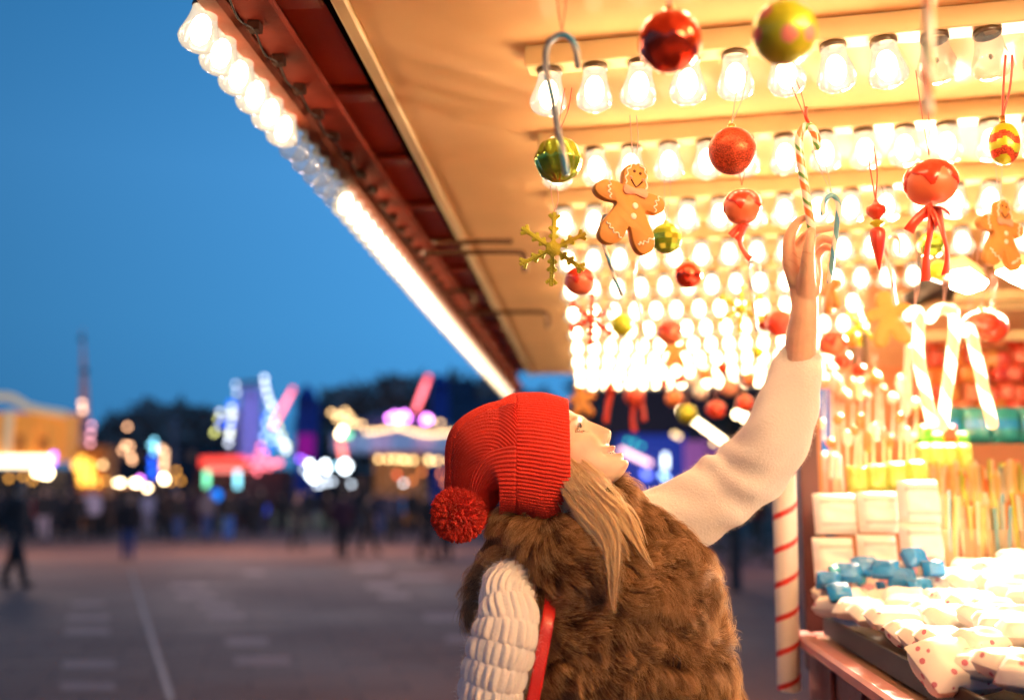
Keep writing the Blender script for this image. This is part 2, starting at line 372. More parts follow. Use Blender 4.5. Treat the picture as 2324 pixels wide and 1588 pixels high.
for n, l in enumerate(ROWL):
    st = S(-.135, l, HC); xlim = 2400 if l < 4.0 else (2085 if l < 6 else 1905)
    k = 0; ps = []
    while True:
        p = st + BD * (.052 + .1 * k)
        if proj(p)[0] > xlim or k > 33: break
        ps.append(p); k += 1
    ln = .1 * k + .03 if l > 3.9 else .1 * k + .6
    q = MB(); c = st + BD * ln / 2 + UP * (-.0255) ; V, F = bbox(c, (ln, .058, .048), (BD, BN, UP), .003); q.add(V, F)
    q.build('batten', cream2, stall, smooth=False)
    for j, p in enumerate(ps):
        lit = not ((n == 1 and j in (8, 9, 10, 11)) )
        if n == 0 and j > 5: continue
        place_bulb(p - UP * .053, lit, l > 3.6, '%s %s bulb from the left, %s canopy row from the camera' % (ordn(j), 'lit' if lit else 'unlit clear', ORD[n]),
                   'bulbs in rows under the canopy ceiling', rot=(R(random.uniform(-5, 5)), R(random.uniform(-5, 5)), random.uniform(0, 1)))
# bulbs along the outer front edge
i = 0
for l in np.arange(1.84, 9.2, .108):
    off = 2.47 < l < 2.93
    place_bulb(S(-.752, l, HC - .022 - .012 * math.sin((l - 1.8) / 7.4 * math.pi)), not off, l > 3.2, '%s %s bulb from the top along the outer front edge of the canopy' % (ordn(i), 'unlit clear' if off else 'lit'),
               'bulbs along the outer canopy edge', rot=(0, R(10), R(4.5)), sc=.98)
    i += 1

# the canopy runs on over and behind the camera: unseen bulbs as one part, brightened for front light
fb = MB()
for l in (1.05, .5, -.05, -.6):
    for k in range(9, 24):
        p = S(-.135, l, HC - .06) + BD * (.052 + .1 * k)
        V, F = sphere(p - UP * .05, .0125, 10, 6, (1, 1, 1.7)); fb.add(V, F, 0)
        V, F = lathe([(.02, .006), (.0235, -.006)], 12, p); fb.add(V, F, 1)
tag(fb.build('bulbs', [emat('further_filament', WARM, CORE * 4.6), sock], stall), kind='stuff')
# ================================================================== HANGING ORNAMENTS
red_rib = mat('red_ribbon', (.72, .05, .02), .35, sheen=.3)
pink_str = mat('pink_string', (.75, .42, .38), .6)
white_m = mat('white_icing', (.85, .78, .68), .5)
gold_cap = mat('brass_cap', (.75, .5, .2), .25, metal=1)
red_mirror = mat('red_mirror', (.88, .07, .025), .1, metal=.85, coat=.6)
red_satin = mat('red_satin', (.70, .055, .02), .32, coat=.5)
red_apple = mat('candy_apple_red', (.72, .075, .03), .35, coat=.6, bump=(25, .15))
green_mirror = mat('olive_mirror', (.42, .62, .05), .2, metal=.75, coat=.6)
green_satin = mat('lime_satin', (.56, .60, .03), .32, metal=.35, coat=.4)
gold_green = mat('gold_green_glitter', (.55, .50, .04), .5, metal=.3, bump=(400, .6))
ginger = mat('gingerbread', (.63, .26, .055), .6, var=(9, .08), bump=(30, .12))
choc = mat('chocolate', (.10, .022, .008), .45)
pinkm = mat('pink_icing', (.78, .33, .22), .5)
dotm = mat('pink_dot', (.80, .25, .22), .4)
def glitter():
    m = bpy.data.materials.new('red_glitter'); m.use_nodes = True; nt = m.node_tree; b = nt.nodes['Principled BSDF']
    tc = nt.nodes.new('ShaderNodeTexCoord'); v = nt.nodes.new('ShaderNodeTexVoronoi'); v.inputs['Scale'].default_value = 600
    cr = nt.nodes.new('ShaderNodeMapRange'); cr.inputs[3].default_value = .4; cr.inputs[4].default_value = 1.5
    mx = nt.nodes.new('ShaderNodeMix'); mx.data_type = 'RGBA'; mx.blend_type = 'MULTIPLY'; mx.inputs[0].default_value = 1; mx.inputs[6].default_value = (.68, .09, .035, 1)
    sp = nt.nodes.new('ShaderNodeSeparateColor')
    nt.links.new(tc.outputs['Object'], v.inputs['Vector']); nt.links.new(v.outputs['Color'], sp.inputs[0]); nt.links.new(sp.outputs[0], cr.inputs[0]); nt.links.new(cr.outputs[0], mx.inputs[7]); nt.links.new(mx.outputs[2], b.inputs['Base Color'])
    b.inputs['Metallic'].default_value = .55; b.inputs['Roughness'].default_value = .38
    bp = nt.nodes.new('ShaderNodeBump'); bp.inputs['Strength'].default_value = .9; bp.inputs['Distance'].default_value = .004
    nt.links.new(v.outputs['Color'], bp.inputs['Height']); nt.links.new(bp.outputs[0], b.inputs['Normal']); return m
glit = glitter()
pass
def string_to(o, p, topx, topy, d, m=pink_str, r=.0009, double=True, n='string'):
    q = MB(); t = P(topx, topy, d)
    if t[2] > EYE + HC - .06: t = p + (t - p) * max(.05, (EYE + HC - .01 - p[2]) / (t[2] - p[2]))
    for s in ((-1, 1) if double else (0,)):
        mid = (p + t) / 2 + RGT * (.006 * s + .002)
        V, F = tube(smooth_path([p, mid, t + RGT * .006 * s], 10), r, 6); q.add(V, F)
    return q.build(n, m, o)
def ball(x, y, d, rpx, m, label, group='baubles hanging under the canopy', style='plain', top=None, cat='bauble', rib=pink_str, flat=1.0):
    c = P(x, y, d); r = rpx * d / FPX
    o = empty('bauble', c, label, cat, group)
    b = MB(); mats = [m]
    V, F = sphere(c, r, *((120, 80) if style == 'drip' and rpx > 25 else (48, 32)), (1, 1, flat))
    if style == 'swirl':
        D = V - c; ph = np.arctan2(D[:, 1], D[:, 0]); lat = np.arcsin(np.clip(D[:, 2] / r, -1, 1))
        V = c + D * (1 + .035 * (np.abs(np.sin(5 * ph + 2.2 * lat + .5 * np.sin(7 * lat))) - .5) * np.cos(lat))[:, None]
    if style == 'facet':
        V, F = sphere(c, r, 14, 9)
    if style == 'pleat':
        D = V - c; ph = np.arctan2(D[:, 1], D[:, 0]); lat = np.arcsin(np.clip(D[:, 2] / r, -1, 1))
        V = c + D * (1 + .045 * np.cos(12 * ph + 2.5 * lat) * np.cos(lat) + .015 * np.cos(9 * lat))[:, None]
    if style == 'drip':   # candy shell running down the apple
        D = V - c; ph = np.arctan2(D[:, 1], D[:, 0]); z = D[:, 2] / r
        edge = .05 + .28 * np.cos(5 * ph + .6) + .12 * np.cos(9 * ph + 1)
        sh = 1 / (1 + np.exp(-(z - edge) * 40)); V = c + D * (1 + .055 * sh - .12 * np.exp(-((1 - np.abs(z)) / .12)))[:, None]; dripf = sh
    mi = 0
    if style == 'drip' and rpx > 25: mats = [mat('apple_skin', (.80, .17, .07), .42, coat=.3), mat('candy_glaze', (.70, .04, .015), .2, coat=.9)]; mi = [1 if dripf[f[0]] > .35 else 0 for f in F]
    if style == 'dots':
        mats = [m, dotm]; dd = [(-.75, -.55, .45), (-.1, -.9, -.45), (.62, -.75, -.35), (.45, -.55, .68), (.0, .9, .2), (-.8, .5, -.3), (.9, .3, .2), (-.3, -.2, .95), (0, .2, -.95), (-.95, -.25, -.2)]
        dd = [np.array(q) / np.linalg.norm(q) for q in dd]; V, F = sphere(c, r, 96, 64); mi = []
        for f in F:
            q = V[list(f)].mean(0) - c; q = q / np.linalg.norm(q); mi.append(1 if max(q.dot(k) for k in dd) > .965 else 0)
    b.add(V, F, mi); b.build('shell', mats, o, smooth=(style != 'facet'))
    if style not in ('drip',):
        k = MB(); V, F = lathe([(r * .001, r * .18), (r * .16, r * .18), (r * .17, r * .0), (r * .17, -.02 * r)], 14, c + UP * r * flat * .98); k.add(V, F)
        V, F = tube([c + UP * (r * (flat * .98 + .18)) + RGT * r * .09 * math.cos(a) + UP * r * .09 * (1 + math.sin(a)) for a in np.linspace(-1.5, 4.6, 12)], r * .02, 6); k.add(V, F)
        k.build('cap', gold_cap, o)
    if top: string_to(o, c + UP * (r * (flat + .18)), top[0], top[1], d, rib, r=.0009 if rpx < 60 else .0011)
    return o, c, r
def bow(o, c, r, d, pts_list, w, m=red_rib):
    """flat ribbons: lists of (x, y) pixels at depth d"""
    q = MB()
    for pl in pts_list:
        pts = smooth_path([P(x, y, d + dz) for x, y, dz in pl], 24); n = len(pts)
        T, N, B = frames(pts, ref=[0.3, -1, .1]); ww = w * d / FPX
        wid = np.cross(T, N); tw = np.sin(np.linspace(0, 3, n)) * .5
        side = wid * np.cos(tw)[:, None] + N * np.sin(tw)[:, None]
        a = pts + side * ww / 2; b_ = pts - side * ww / 2; nn = N * .0006
        V = np.concatenate([a + nn, b_ + nn, b_ - nn, a - nn]).reshape(4, n, 3).transpose(1, 0, 2).reshape(-1, 3)
        q.add(V, grid_faces(n, 4, cv=True) + [(0, 1, 2, 3), tuple((n - 1) * 4 + k for k in (3, 2, 1, 0))])
    q.build('ribbon_bow', m, o)
def cane(pp, d, rpx, cols, label, name='candy_cane', group='candy canes hanging under the canopy', twist=30, seg=32, top=None, rib=pink_str, cat='candy cane', dz=None, topc=True):
    """pp: (x, y) pixels along the stick; cols = list of (material, share) round the stick"""
    k = len(pp); dz = dz or [0] * k
    pts = smooth_path([P(x, y, d + z) for (x, y), z in zip(pp, dz)], 240); r = rpx * d / FPX
    V, F = tube(pts, [r] * 240, seg, round_cap=True); mi = []; tot = sum(s for _, s in cols)
    seglen = np.concatenate([[0], np.cumsum(np.linalg.norm(np.diff(pts, axis=0), axis=1))])
    nr = 246
    for i in range(nr - 1):
        L = seglen[min(max(i - 3, 0), 239)]
        for j in range(seg):
            u = (j / seg + L * twist / 6.28 * 1.0) % 1 * tot; a = 0
            for q, (_, s) in enumerate(cols):
                a += s
                if u < a: mi.append(q); break
            else: mi.append(0)
    mi += [0] * (len(F) - len(mi))
    o = empty(name, pts[len(pts) // 3], label, cat, group)
    b = MB(); b.add(V, F, mi); b.build('stick', [m for m, _ in cols], o)
    if top is not None:
        hi = pts[np.argmax(pts[:, 2])]; string_to(o, hi + UP * r, top[0], top[1], d, rib)
    return o
W = mat('candy_white', (.82, .76, .68), .3, coat=.5); Rd = mat('candy_red', (.75, .10, .05), .3, coat=.5); Gn = mat('candy_green', (.12, .30, .06), .3, coat=.5)
Bl = mat('candy_blue', (.05, .28, .50), .3, coat=.5); Gy = mat('candy_silver_grey', (.13, .15, .21), .35, coat=.4); Or = mat('candy_orange', (.8, .22, .06), .3, coat=.5)
Tl = mat('candy_teal', (.10, .33, .42), .35, coat=.4)
# near, blurred
cane([(1311, 150), (1309, 118), (1296, 90), (1276, 79), (1255, 87), (1241, 110), (1241, 160), (1255, 230), (1268, 300), (1278, 345), (1285, 392)], 1.42, 7.5, [(Gy, 2.2), (W, .5), (Bl, 1)],
     'blurred silver and blue candy cane hanging nearest the canopy edge', twist=60, top=(1268, -60), rib=red_rib)
cane([(2110, -60), (2108, 40), (2107, 130), (2106, 252)], 1.05, 12.5, [(W, 2.2), (Gn, .6), (W, 1), (Or, 1)], 'big pale twisted candy stick with green and red stripes at the top right', name='candy_stick', cat='candy stick', twist=75)
ball(1520, 95, 1.35, 71, red_mirror, 'large shiny red bauble with wavy ribs at the top of the picture', style='swirl', top=(1515, -60))
ball(1780, 75, 1.3, 73, green_satin, 'large lime green bauble with pink dots', style='dots', top=(1790, -60))
# sharp ones
ball(1267, 363, 1.78, 52, green_mirror, 'shiny olive green pleated bauble behind the silver and blue cane', style='pleat', top=(1290, 200), rib=red_rib)
ball(1662, 343, 1.84, 54, glit, 'orange-red glitter bauble on two thin pink strings', top=(1688, 168))
ball(1512, 541, 2.2, 36, green_mirror, 'golden green faceted bauble beside the foot of the large gingerbread man', style='facet', top=(1514, 380))
ball(1562, 623, 2.6, 32, red_mirror, 'small shiny red bauble below the golden green faceted one', top=(1560, 480))
ball(1412, 737, 3.2, 26, green_satin, 'small lime green bauble beside the red snowflake', top=(1412, 600))
ball(1770, 733, 2.9, 31, red_satin, 'blurred red bauble left of the raised wrist', top=(1770, 600))
ball(1738, 731, 3.3, 20, red_mirror, 'small dark red bauble left of another red one by the raised wrist', top=(1738, 620))
ball(2114, 555, 2.6, 30, green_mirror, 'golden green faceted bauble behind the ribbons of the big candy apple', style='facet', top=(2114, 430))
ball(2130, 615, 2.9, 24, green_satin, 'small yellow green bauble low behind the ribbon ends of the big candy apple', top=(2130, 500))
ball(2229, 731, 2.6, 40, red_satin, 'squat dark red bauble hanging by the white lamp', flat=.62, top=(2230, 600))
ball(2252, 742, 2.9, 34, red_satin, 'dark red bauble half hidden behind the squat red one', top=(2255, 620))
ball(1522, 755, 3.0, 29, red_apple, 'blurred red candy apple below the small shiny red bauble', style='drip', cat='candy apple', top=(1522, 640))
ball(1317, 638, 2.35, 34, red_apple, 'red candy apple hanging below the golden snowflake', style='drip', cat='candy apple', top=(1317, 500))
# candy apples with bows
o, c, r = ball(2112, 416, 1.86, 58, red_apple, 'big red candy apple with dripping glaze and long red ribbon bow', style='drip', cat='candy apple', group='candy apples with bows', top=(2086, 160), rib=red_rib, flat=.93)
bow(o, c, r, 1.84, [[(2120, 470, 0), (2095, 485, -.01), (2075, 505, -.015), (2062, 525, -.01)], [(2118, 470, -.01), (2112, 520, -.02), (2103, 580, -.01), (2101, 638, 0)],
                    [(2124, 470, -.01), (2138, 520, -.02), (2150, 575, -.015), (2146, 622, 0)], [(2118, 468, 0), (2140, 474, -.02), (2152, 486, -.01)], [(2116, 478, -.01), (2122, 500, -.02), (2126, 512, -.01)]], 27)
o, c, r = ball(1685, 470, 2.1, 42, red_apple, 'smaller red candy apple with a twisted red ribbon, right of the large gingerbread man', style='drip', cat='candy apple', group='candy apples with bows', top=(1680, 340), rib=red_rib)
bow(o, c, r, 2.1, [[(1692, 505, 0), (1672, 520, 0), (1658, 535, 0)], [(1690, 510, 0), (1680, 548, 0), (1692, 575, 0), (1704, 588, 0)], [(1694, 508, 0), (1684, 528, .01), (1672, 545, 0)]], 17)
# finial drop
c = P(1988, 470, 1.95); s = 1.95 / FPX
o = empty('glass_drop', c, 'slim red finial ornament with a lime collar tapering to a point', 'ornament', 'baubles hanging under the canopy')
q = MB(); pr = [(2, 18), (6, 12), (10, 6), (20, 0), (22, -10), (20, -16), (9, -26), (7, -30)]
V, F = lathe([(a * s, b * s) for a, b in pr], 36, c, bumpf=lambda a, k, z: 1 + .05 * math.cos(14 * a)); q.add(V, F, 0)
V, F = lathe([(a * s, b * s) for a, b in [(7, -30), (15, -35), (16, -39), (8, -44), (7, -48)]], 24, c); q.add(V, F, 1)
V, F = lathe([(a * s, b * s) for a, b in [(7, -48), (15, -52), (17, -60), (14, -85), (8, -115), (2, -143), (.2, -146)]], 36, c, bumpf=lambda a, k, z: 1 + .05 * math.cos(12 * a)); q.add(V, F, 2)
q.build('finial', [red_satin, green_satin, red_satin], o); string_to(o, c + UP * 18 * s, 1975, 330, 1.95, red_rib, .0014)
# egg ornament
c = P(2279, 327, 1.86); s = 1.86 / FPX
o = empty('egg_bauble', c, 'pointed egg shaped olive bauble with red glitter bands at the right edge', 'bauble', 'baubles hanging under the canopy')
V, F = sphere(c, 1, 48, 40, (33 * s, 33 * s, 54 * s)); D = (V - c); V = c + D * (1 - .10 * (np.abs(D[:, 2:3]) / (54 * s)) ** 3); mi = []
for f in F:
    q = V[list(f)].mean(0) - c; u = (q[2] + .25 * q[0] + .004 * math.sin(q[0] * 180)) / (54 * s); mi.append(1 if (-.02 < u < .32 or -.72 < u < -.38) else 0)
b = MB(); b.add(V, F, mi); b.build('shell', [green_satin, glit], o)
k = MB(); V, F = lathe([(.0001, .012), (.005, .012), (.0055, 0)], 12, c + UP * 51 * s); k.add(V, F); k.build('cap', gold_cap, o); string_to(o, c + UP * 62 * s, 2290, 125, 1.86, red_rib, .0022)
# gingerbread men
GBO = [(925, 55), (965, 62), (990, 90), (1003, 130), (1003, 190), (985, 240), (1060, 255), (1105, 275), (1125, 315), (1108, 362), (1060, 384), (988, 372), (1010, 440), (1045, 520), (1056, 590), (1035, 645), (985, 668), (942, 648), (912, 590), (884, 492), (850, 560), (812, 606), (755, 627), (700, 605), (685, 555), (718, 470), (768, 400), (797, 338), (735, 330), (680, 310), (650, 270), (668, 222), (720, 197), (790, 200), (838, 214), (840, 165), (845, 115), (870, 72)]
def gingerman(x, y, d, sc, yaw, roll, label, front=True, top=None):
    s = .3415 * d / FPX * sc; c = P(x, y, d); ax = axes_facing(yaw, roll)
    o = empty('gingerbread_man', c, label, 'gingerbread man', 'gingerbread men hanging under the canopy')
    loc = lambda px, py: np.array([(px - 895) * s * 1.08, (365 - py) * s])
    out = smooth_path([loc(*p) for p in GBO + GBO[:1]], 110)[:-1]
    q = MB(); th = 62 * s; V, F = extrude(out[::-1], ax, c, th, 3 * s); q.add(V, F); q.build('biscuit', ginger, o)
    if front:
        def w3(px, py, h=0.0): u = loc(px, py); return c + ax[0] * u[0] + ax[1] * u[1] + ax[2] * (th / 2 + h * s)
        def zig(pts, amp, n):
            pts = smooth_path(pts, n * 6); d_ = np.gradient(pts, axis=0); d_ /= np.linalg.norm(d_, axis=1)[:, None]; nn = np.stack([-d_[:, 1], d_[:, 0]], 1)
            pts = pts + nn * (amp * np.sin(np.linspace(0, n * math.pi, len(pts))))[:, None]
            ic = MB(); V, F = tube([w3(*p, 3) for p in pts], 5 * s, 6); ic.add(V, F); ic.build('icing', white_m, o)
        zig([(748, 200), (740, 260), (755, 318)], 9, 7); zig([(1085, 262), (1060, 310), (1052, 372)], 9, 6)
        zig([(730, 482), (765, 530), (830, 578)], 9, 7); zig([(940, 605), (985, 590), (1048, 548)], 9, 7)
        zig([(850, 205), (856, 150), (870, 100), (905, 64), (945, 64), (980, 98), (992, 150), (992, 225)], 6, 14)
        bt = MB()
        for p in ((918, 350), (908, 422)): V, F = sphere(w3(*p, 2), 22 * s, 20, 10, (1, 1, .35), ax); bt.add(V, F)
        bt.build('button', white_m, o)
        ey = MB()
        for p in ((910, 112), (950, 122)): V, F = sphere(w3(*p, 1), 11 * s, 16, 8, (1, 1, .5), ax); ey.add(V, F)
        V, F = tube([w3(*p, 2) for p in ((888, 172), (905, 200), (921, 221), (940, 205), (964, 178))], 5.5 * s, 8); ey.add(V, F)
        ey.build('face', choc, o)
        ck = MB()
        for p in ((886, 158), (970, 164)): V, F = sphere(w3(*p, 2), 12 * s, 14, 8, (1, 1, .6), ax); ck.add(V, F)
        bw = [(832, 228), (850, 210), (880, 222), (920, 232), (960, 226), (992, 236), (1002, 262), (985, 292), (950, 284), (915, 272), (880, 278), (850, 278), (834, 258)]
        poly = smooth_path([loc(*p) for p in bw + bw[:1]], 50)[:-1][::-1]; V, F = extrude(poly, ax, c + ax[2] * (th / 2 + 6 * s), 14 * s, 4 * s); ck.add(V, F)
        ck.build('bow_tie', pinkm, o)
    if top: 
        u = loc(922, 60); string_to(o, c + ax[0] * u[0] + ax[1] * u[1], top[0], top[1], d, pink_str)
    return o
gingerman(1429, 474, 1.86, 1.0, R(20), R(2), 'large iced gingerbread man with pink bow tie in the middle of the stall front', top=(1437, 262))
gingerman(2272, 535, 2.25, .79, R(24), R(-3), 'iced gingerbread man with a pink bow tie at the right edge', top=(2262, 330))
gingerman(1885, 664, 2.7, .46, R(100), 0, 'plain gingerbread man seen nearly edge-on behind the raised wrist', front=False, top=(1885, 560))
gingerman(2016, 725, 2.9, .62, R(180), R(2), 'blurred gingerbread man seen from behind near the lit white canes', front=False, top=(2020, 580))
gingerman(1320, 912, 5.0, .36, R(170), 0, 'distant blurred gingerbread man just above the woman\'s forehead', front=False, top=(1320, 862))
gingerman(1530, 800, 3.6, .34, R(200), 0, 'small blurred gingerbread man under the blurred candy apple', front=False, top=(1530, 700))
# snowflakes
def snowflake(x, y, d, rpx, yaw, m, label, top=None):
    c = P(x, y, d); s = rpx * d / FPX; ax = axes_facing(yaw, R(3)); o = empty('snowflake', c, label, 'snowflake ornament', 'snowflakes hanging under the canopy'); q = MB(); th = .005
    def bar(p0, p1, w, t=th):
        p0 = np.array(p0); p1 = np.array(p1); u = (p1 - p0) / np.linalg.norm(p1 - p0); v = np.array([-u[1], u[0]]); L = np.linalg.norm(p1 - p0)
        cc = c + ax[0] * (p0 + p1)[0] / 2 + ax[1] * (p0 + p1)[1] / 2; A = [ax[0] * u[0] + ax[1] * u[1], ax[0] * v[0] + ax[1] * v[1], ax[2]]
        V, F = bbox(cc, (L, w, t), A, .001); q.add(V, F)
    for k in range(6):
        a = R(60 * k + 90); u = np.array([math.cos(a), math.sin(a)])
        bar(u * 0, u * s, .115 * s, th)
        for j, (t, L) in enumerate(((.48, .17), (.80, .20), (.27, .16))):
            for sg in (-1, 1):
                b_ = R(60 * k + 90 + sg * 48); v = np.array([math.cos(b_), math.sin(b_)]); bar(u * s * t, u * s * t + v * s * L, .10 * s, th - .0006 - .0003 * j)
    V, F = extrude([(math.cos(R(30 * k)) * s * (.25 if k % 2 else .19), math.sin(R(30 * k)) * s * (.25 if k % 2 else .19)) for k in range(12)], ax, c, th + .0016); q.add(V, F)
    q.build('star', m, o)
    if top: string_to(o, c + ax[1] * s, top[0], top[1], d)
snowflake(1255, 565, 1.92, 86, R(8), gold_green, 'golden green glitter snowflake hanging beside the bent bracket', top=(1256, 420))
snowflake(1343, 723, 2.8, 62, R(20), red_satin, 'blurred red snowflake below the red candy apple', top=(1343, 620))
snowflake(1682, 700, 3.0, 56, R(-20), green_satin, 'blurred yellow green snowflake left of the raised wrist', top=(1682, 600))
snowflake(1952, 738, 3.0, 50, R(30), green_satin, 'blurred yellow green snowflake right of the raised wrist', top=(1952, 640))
# candy canes
cane([(1855, 333), (1850, 305), (1838, 288), (1825, 290), (1814, 312), (1815, 350), (1824, 410), (1834, 470), (1842, 524)], 1.975, 9.5, [(W, 1.6), (Gn, .8), (W, .7), (Or, 1.5)],
     'green, red and white striped candy cane pinched between the woman\'s fingers', group='candy canes hanging under the canopy', twist=120, top=(1790, 160), rib=red_rib)
q = MB(); V, F = tube(smooth_path([P(1838, 286, 1.975), P(1828, 262, 1.965), P(1830, 245, 1.975)], 10), .0035, 8); q.add(V, F); q.build('knot', red_rib, [o for o in bpy.data.objects if o.name.startswith('candy_cane')][-1])
cane([(1867, 485), (1868, 465), (1876, 450), (1888, 444), (1899, 452), (1903, 470), (1899, 510), (1893, 560), (1882, 638)], 1.98, 6.2, [(Tl, 1.5), (W, 1.2), (Bl, .8)], 'slim pale blue candy cane hanging right beside the woman\'s hand', twist=90, top=(1850, 340))
cane([(1392, 505), (1384, 492), (1372, 490), (1364, 505), (1366, 540), (1380, 585), (1395, 630), (1410, 668)], 2.15, 4.2, [(Gy, 1), (W, 1), (Bl, 1)], 'thin blue and white candy cane behind the leg of the large gingerbread man', twist=110, top=(1375, 380))
cane([(1723, 615), (1720, 598), (1709, 592), (1701, 604), (1704, 650), (1712, 700), (1717, 752)], 2.5, 3.2, [(Gy, 1), (W, 1)], 'thin grey and white candy cane below the ribbon of the smaller candy apple', twist=110, top=(1690, 560))
cane([(2043, 572), (2040, 545), (2025, 532), (2012, 545), (2014, 590), (2024, 640), (2032, 690)], 2.5, 4.5, [(W, 2), (Rd, .6)], 'pale pink and white candy cane behind the red finial ornament', twist=80, top=(2000, 420))
cane([(1466, 770), (1448, 700), (1440, 640), (1444, 590), (1462, 575)], 2.7, 3.0, [(W, 2), (Rd, .4)], 'thin pale candy cane under the large gingerbread man', twist=80, top=(1452, 500))
cane([(1455, 800), (1456, 700)], 3.4, 3.0, [(W, 2), (Gn, .7)], 'thin green and white stick hanging among the farther bulbs', name='candy_stick', cat='candy stick')
# the three big lit canes: clear tubes with lights inside
litc = emat('lit_cane', (1, .74, .42), 5.0 * EXS * 1.6, True); litc2 = mat('glowing_cane_wrapper', (.75, .55, .30), .35, coat=.5, emit=(1, .62, .25), est=.22)  # wrapper given its own faint glow, also on the plain stick and lollipops
for k, (pp, lab) in enumerate((([(2062, 716), (2078, 706), (2086, 722), (2084, 800), (2096, 870), (2115, 958)], 'leftmost of the three big glowing white candy canes'), ([(2110, 722), (2128, 704), (2150, 702), (2166, 718), (2162, 790), (2150, 880), (2138, 968)], 'middle one of the three big glowing white candy canes'),
                                ([(2188, 752), (2200, 748), (2214, 800), (2232, 880), (2252, 962)], 'rightmost of the three big glowing white candy canes'))):
    cane(pp, 2.55, 13, [(litc, 1), (litc2, .9)], lab, name='glowing_candy_cane', group='big glowing candy canes', twist=60, cat='lit candy cane', top=(pp[2][0], 560))
cane([(2062, 790), (2060, 860), (2058, 935)], 3.0, 9, [(litc2, 1), (W, 1)], 'pale thick candy stick behind the leftmost glowing cane', name='candy_stick', cat='candy stick', twist=40)
# second row, seen far under the canopy above the woman's face
o, c, r = ball(1440, 900, 4.8, 22, red_apple, 'distant blurred candy apple with hanging ribbons right of the distant gingerbread man', style='drip', cat='candy apple', top=(1440, 850))
bow(o, c, r, 4.8, [[(1440, 915, 0), (1436, 945, 0), (1440, 980, 0)], [(1452, 905, 0), (1460, 930, 0), (1462, 955, 0)]], 14)
o, c, r = ball(1386, 880, 4.6, 14, red_satin, 'distant small red bauble with one ribbon tail', top=(1386, 840)); bow(o, c, r, 4.6, [[(1386, 890, 0), (1380, 925, 0), (1374, 958, 0)]], 15)
far_cols = [red_apple, Or, red_satin, ginger, green_satin, pinkm, glit, W]
k = 0
for (x, y, d, rp) in ((1530, 905, 4.4, 20), (1560, 940, 4.2, 22), (1590, 890, 4.0, 18), (1625, 930, 3.9, 22), (1655, 880, 4.2, 20), (1690, 915, 3.8, 20), (1600, 850, 4.4, 15), (1640, 835, 4.0, 14), (1700, 860, 3.9, 16), (1720, 800, 3.6, 14), (1575, 865, 4.6, 14), (1545, 860, 4.6, 12),
                      (1890, 780, 2.9, 30), (1912, 815, 3.1, 20), (1935, 770, 3.2, 18), (1950, 840, 3.1, 14), (1985, 860, 3.3, 16), (1475, 870, 4.9, 10), (1410, 865, 5.0, 9), (1508, 870, 4.9, 11), (1915, 900, 3.3, 16), (1960, 905, 3.4, 18)):
    m = far_cols[0] if k in (12, 13) else far_cols[(k * 3 + 1) % 8]
    nm = {id(red_apple): 'red candy glazed', id(Or): 'orange', id(red_satin): 'satin red', id(ginger): 'caramel brown', id(green_satin): 'lime green', id(pinkm): 'pale pink', id(glit): 'red glitter', id(W): 'white'}[id(m)]
    side = 'beyond the woman\'s face' if x < 1780 else 'right of the raised forearm'
    if k == 12: nm, side = 'larger red', 'right of the sleeve cuff'
    if k == 13: nm = 'smaller red'
    near = 'about %s from the left' % ordn(k % 12) if x < 1780 else 'at height number ' + ordn(k % 10)
    ball(x, y, d, rp, m, 'blurred %s bauble %s, %s' % (nm, side, ordn(k) + ' in the far cluster'), group='blurred far baubles', style='drip' if k % 3 == 0 else 'plain', top=(x, y - 60)); k += 1
# ================================================================== THE STALL'S COUNTER AND GOODS
HB = -.35
cw = mat('counter_red_wood', (.20, .06, .05), .5, var=(6, .3), bump=(40, .3)); rimw = mat('counter_rim_pink', (.55, .22, .20), .4, coat=.3, var=(8, .15)); dk = mat('dark_tray', (.012, .008, .008), .6)
q = MB(); slab(q, .56, 2.3, -EYE + .02, HB - .045, .9, 2.80); q.build('counter_front', cw, stall, smooth=False)
for l in np.arange(1.1, 2.78, .28):
    q = MB(); slab(q, .548, .5597, -EYE + .05, HB - .06, l, l + .02); q.build('batten_strip', cw, stall, smooth=False)
q = MB(); slab(q, .525, .575, HB - .044, HB - .012, .9, 2.84, 0, .008); slab(q, .576, 2.3, HB - .044, HB - .014, 2.79, 2.84, 0, .008); q.build('counter_rim', rimw, stall, smooth=False)
q = MB(); slab(q, .577, 2.3, HB - .043, HB - .02, .9, 2.788); q.build('counter_top', mat('counter_top_wood', (.30, .16, .10), .5, var=(5, .3)), stall, smooth=False)
q = MB(); V, F = bbox(P(1838, 1190, 2.90), (.052, .05, .80), (RGT, LNG, UP)); q.add(V, F); q.build('corner_post', mat('post_brown', (.09, .026, .022), .45, var=(5, .3)), stall, smooth=False)
q = MB(); V, F = bbox(P(1862, 1200, 2.91), (.018, .04, .70), (RGT, LNG, UP)); q.add(V, F); q.build('post_lit_side', mat('post_lit_orange', (.40, .15, .04), .45), stall, smooth=False)  # orange strip added for the lit side of the post
# back wall and side shelf, fascia board at the rear
bw = mat('rear_board', (.55, .30, .16), .6, var=(3, .2))
q = MB(); V, F = bbox(P(2600, 900, 4.35), (2.3, .03, 1.9), (RGT, LNG, UP)); q.add(V, F); q.build('rear_wall', bw, stall, smooth=False)
q = MB(); V, F = bbox(P(2560, 1080, 4.30), (2.45, .04, .95), (RGT, LNG, UP)); q.add(V, F); q.build('rear_shelf', mat('shelf_orange', (.62, .26, .12), .55, var=(2, .2)), stall, smooth=False)
q = MB()
for y, d in ((668, 3.9), (690, 3.95), (760, 4.0)):
    V, F = bbox(P(2420, y, d), (1.25, .03, .04), (RGT, LNG, UP)); q.add(V, F)
q.build('rear_valance', cream2, stall, smooth=False)
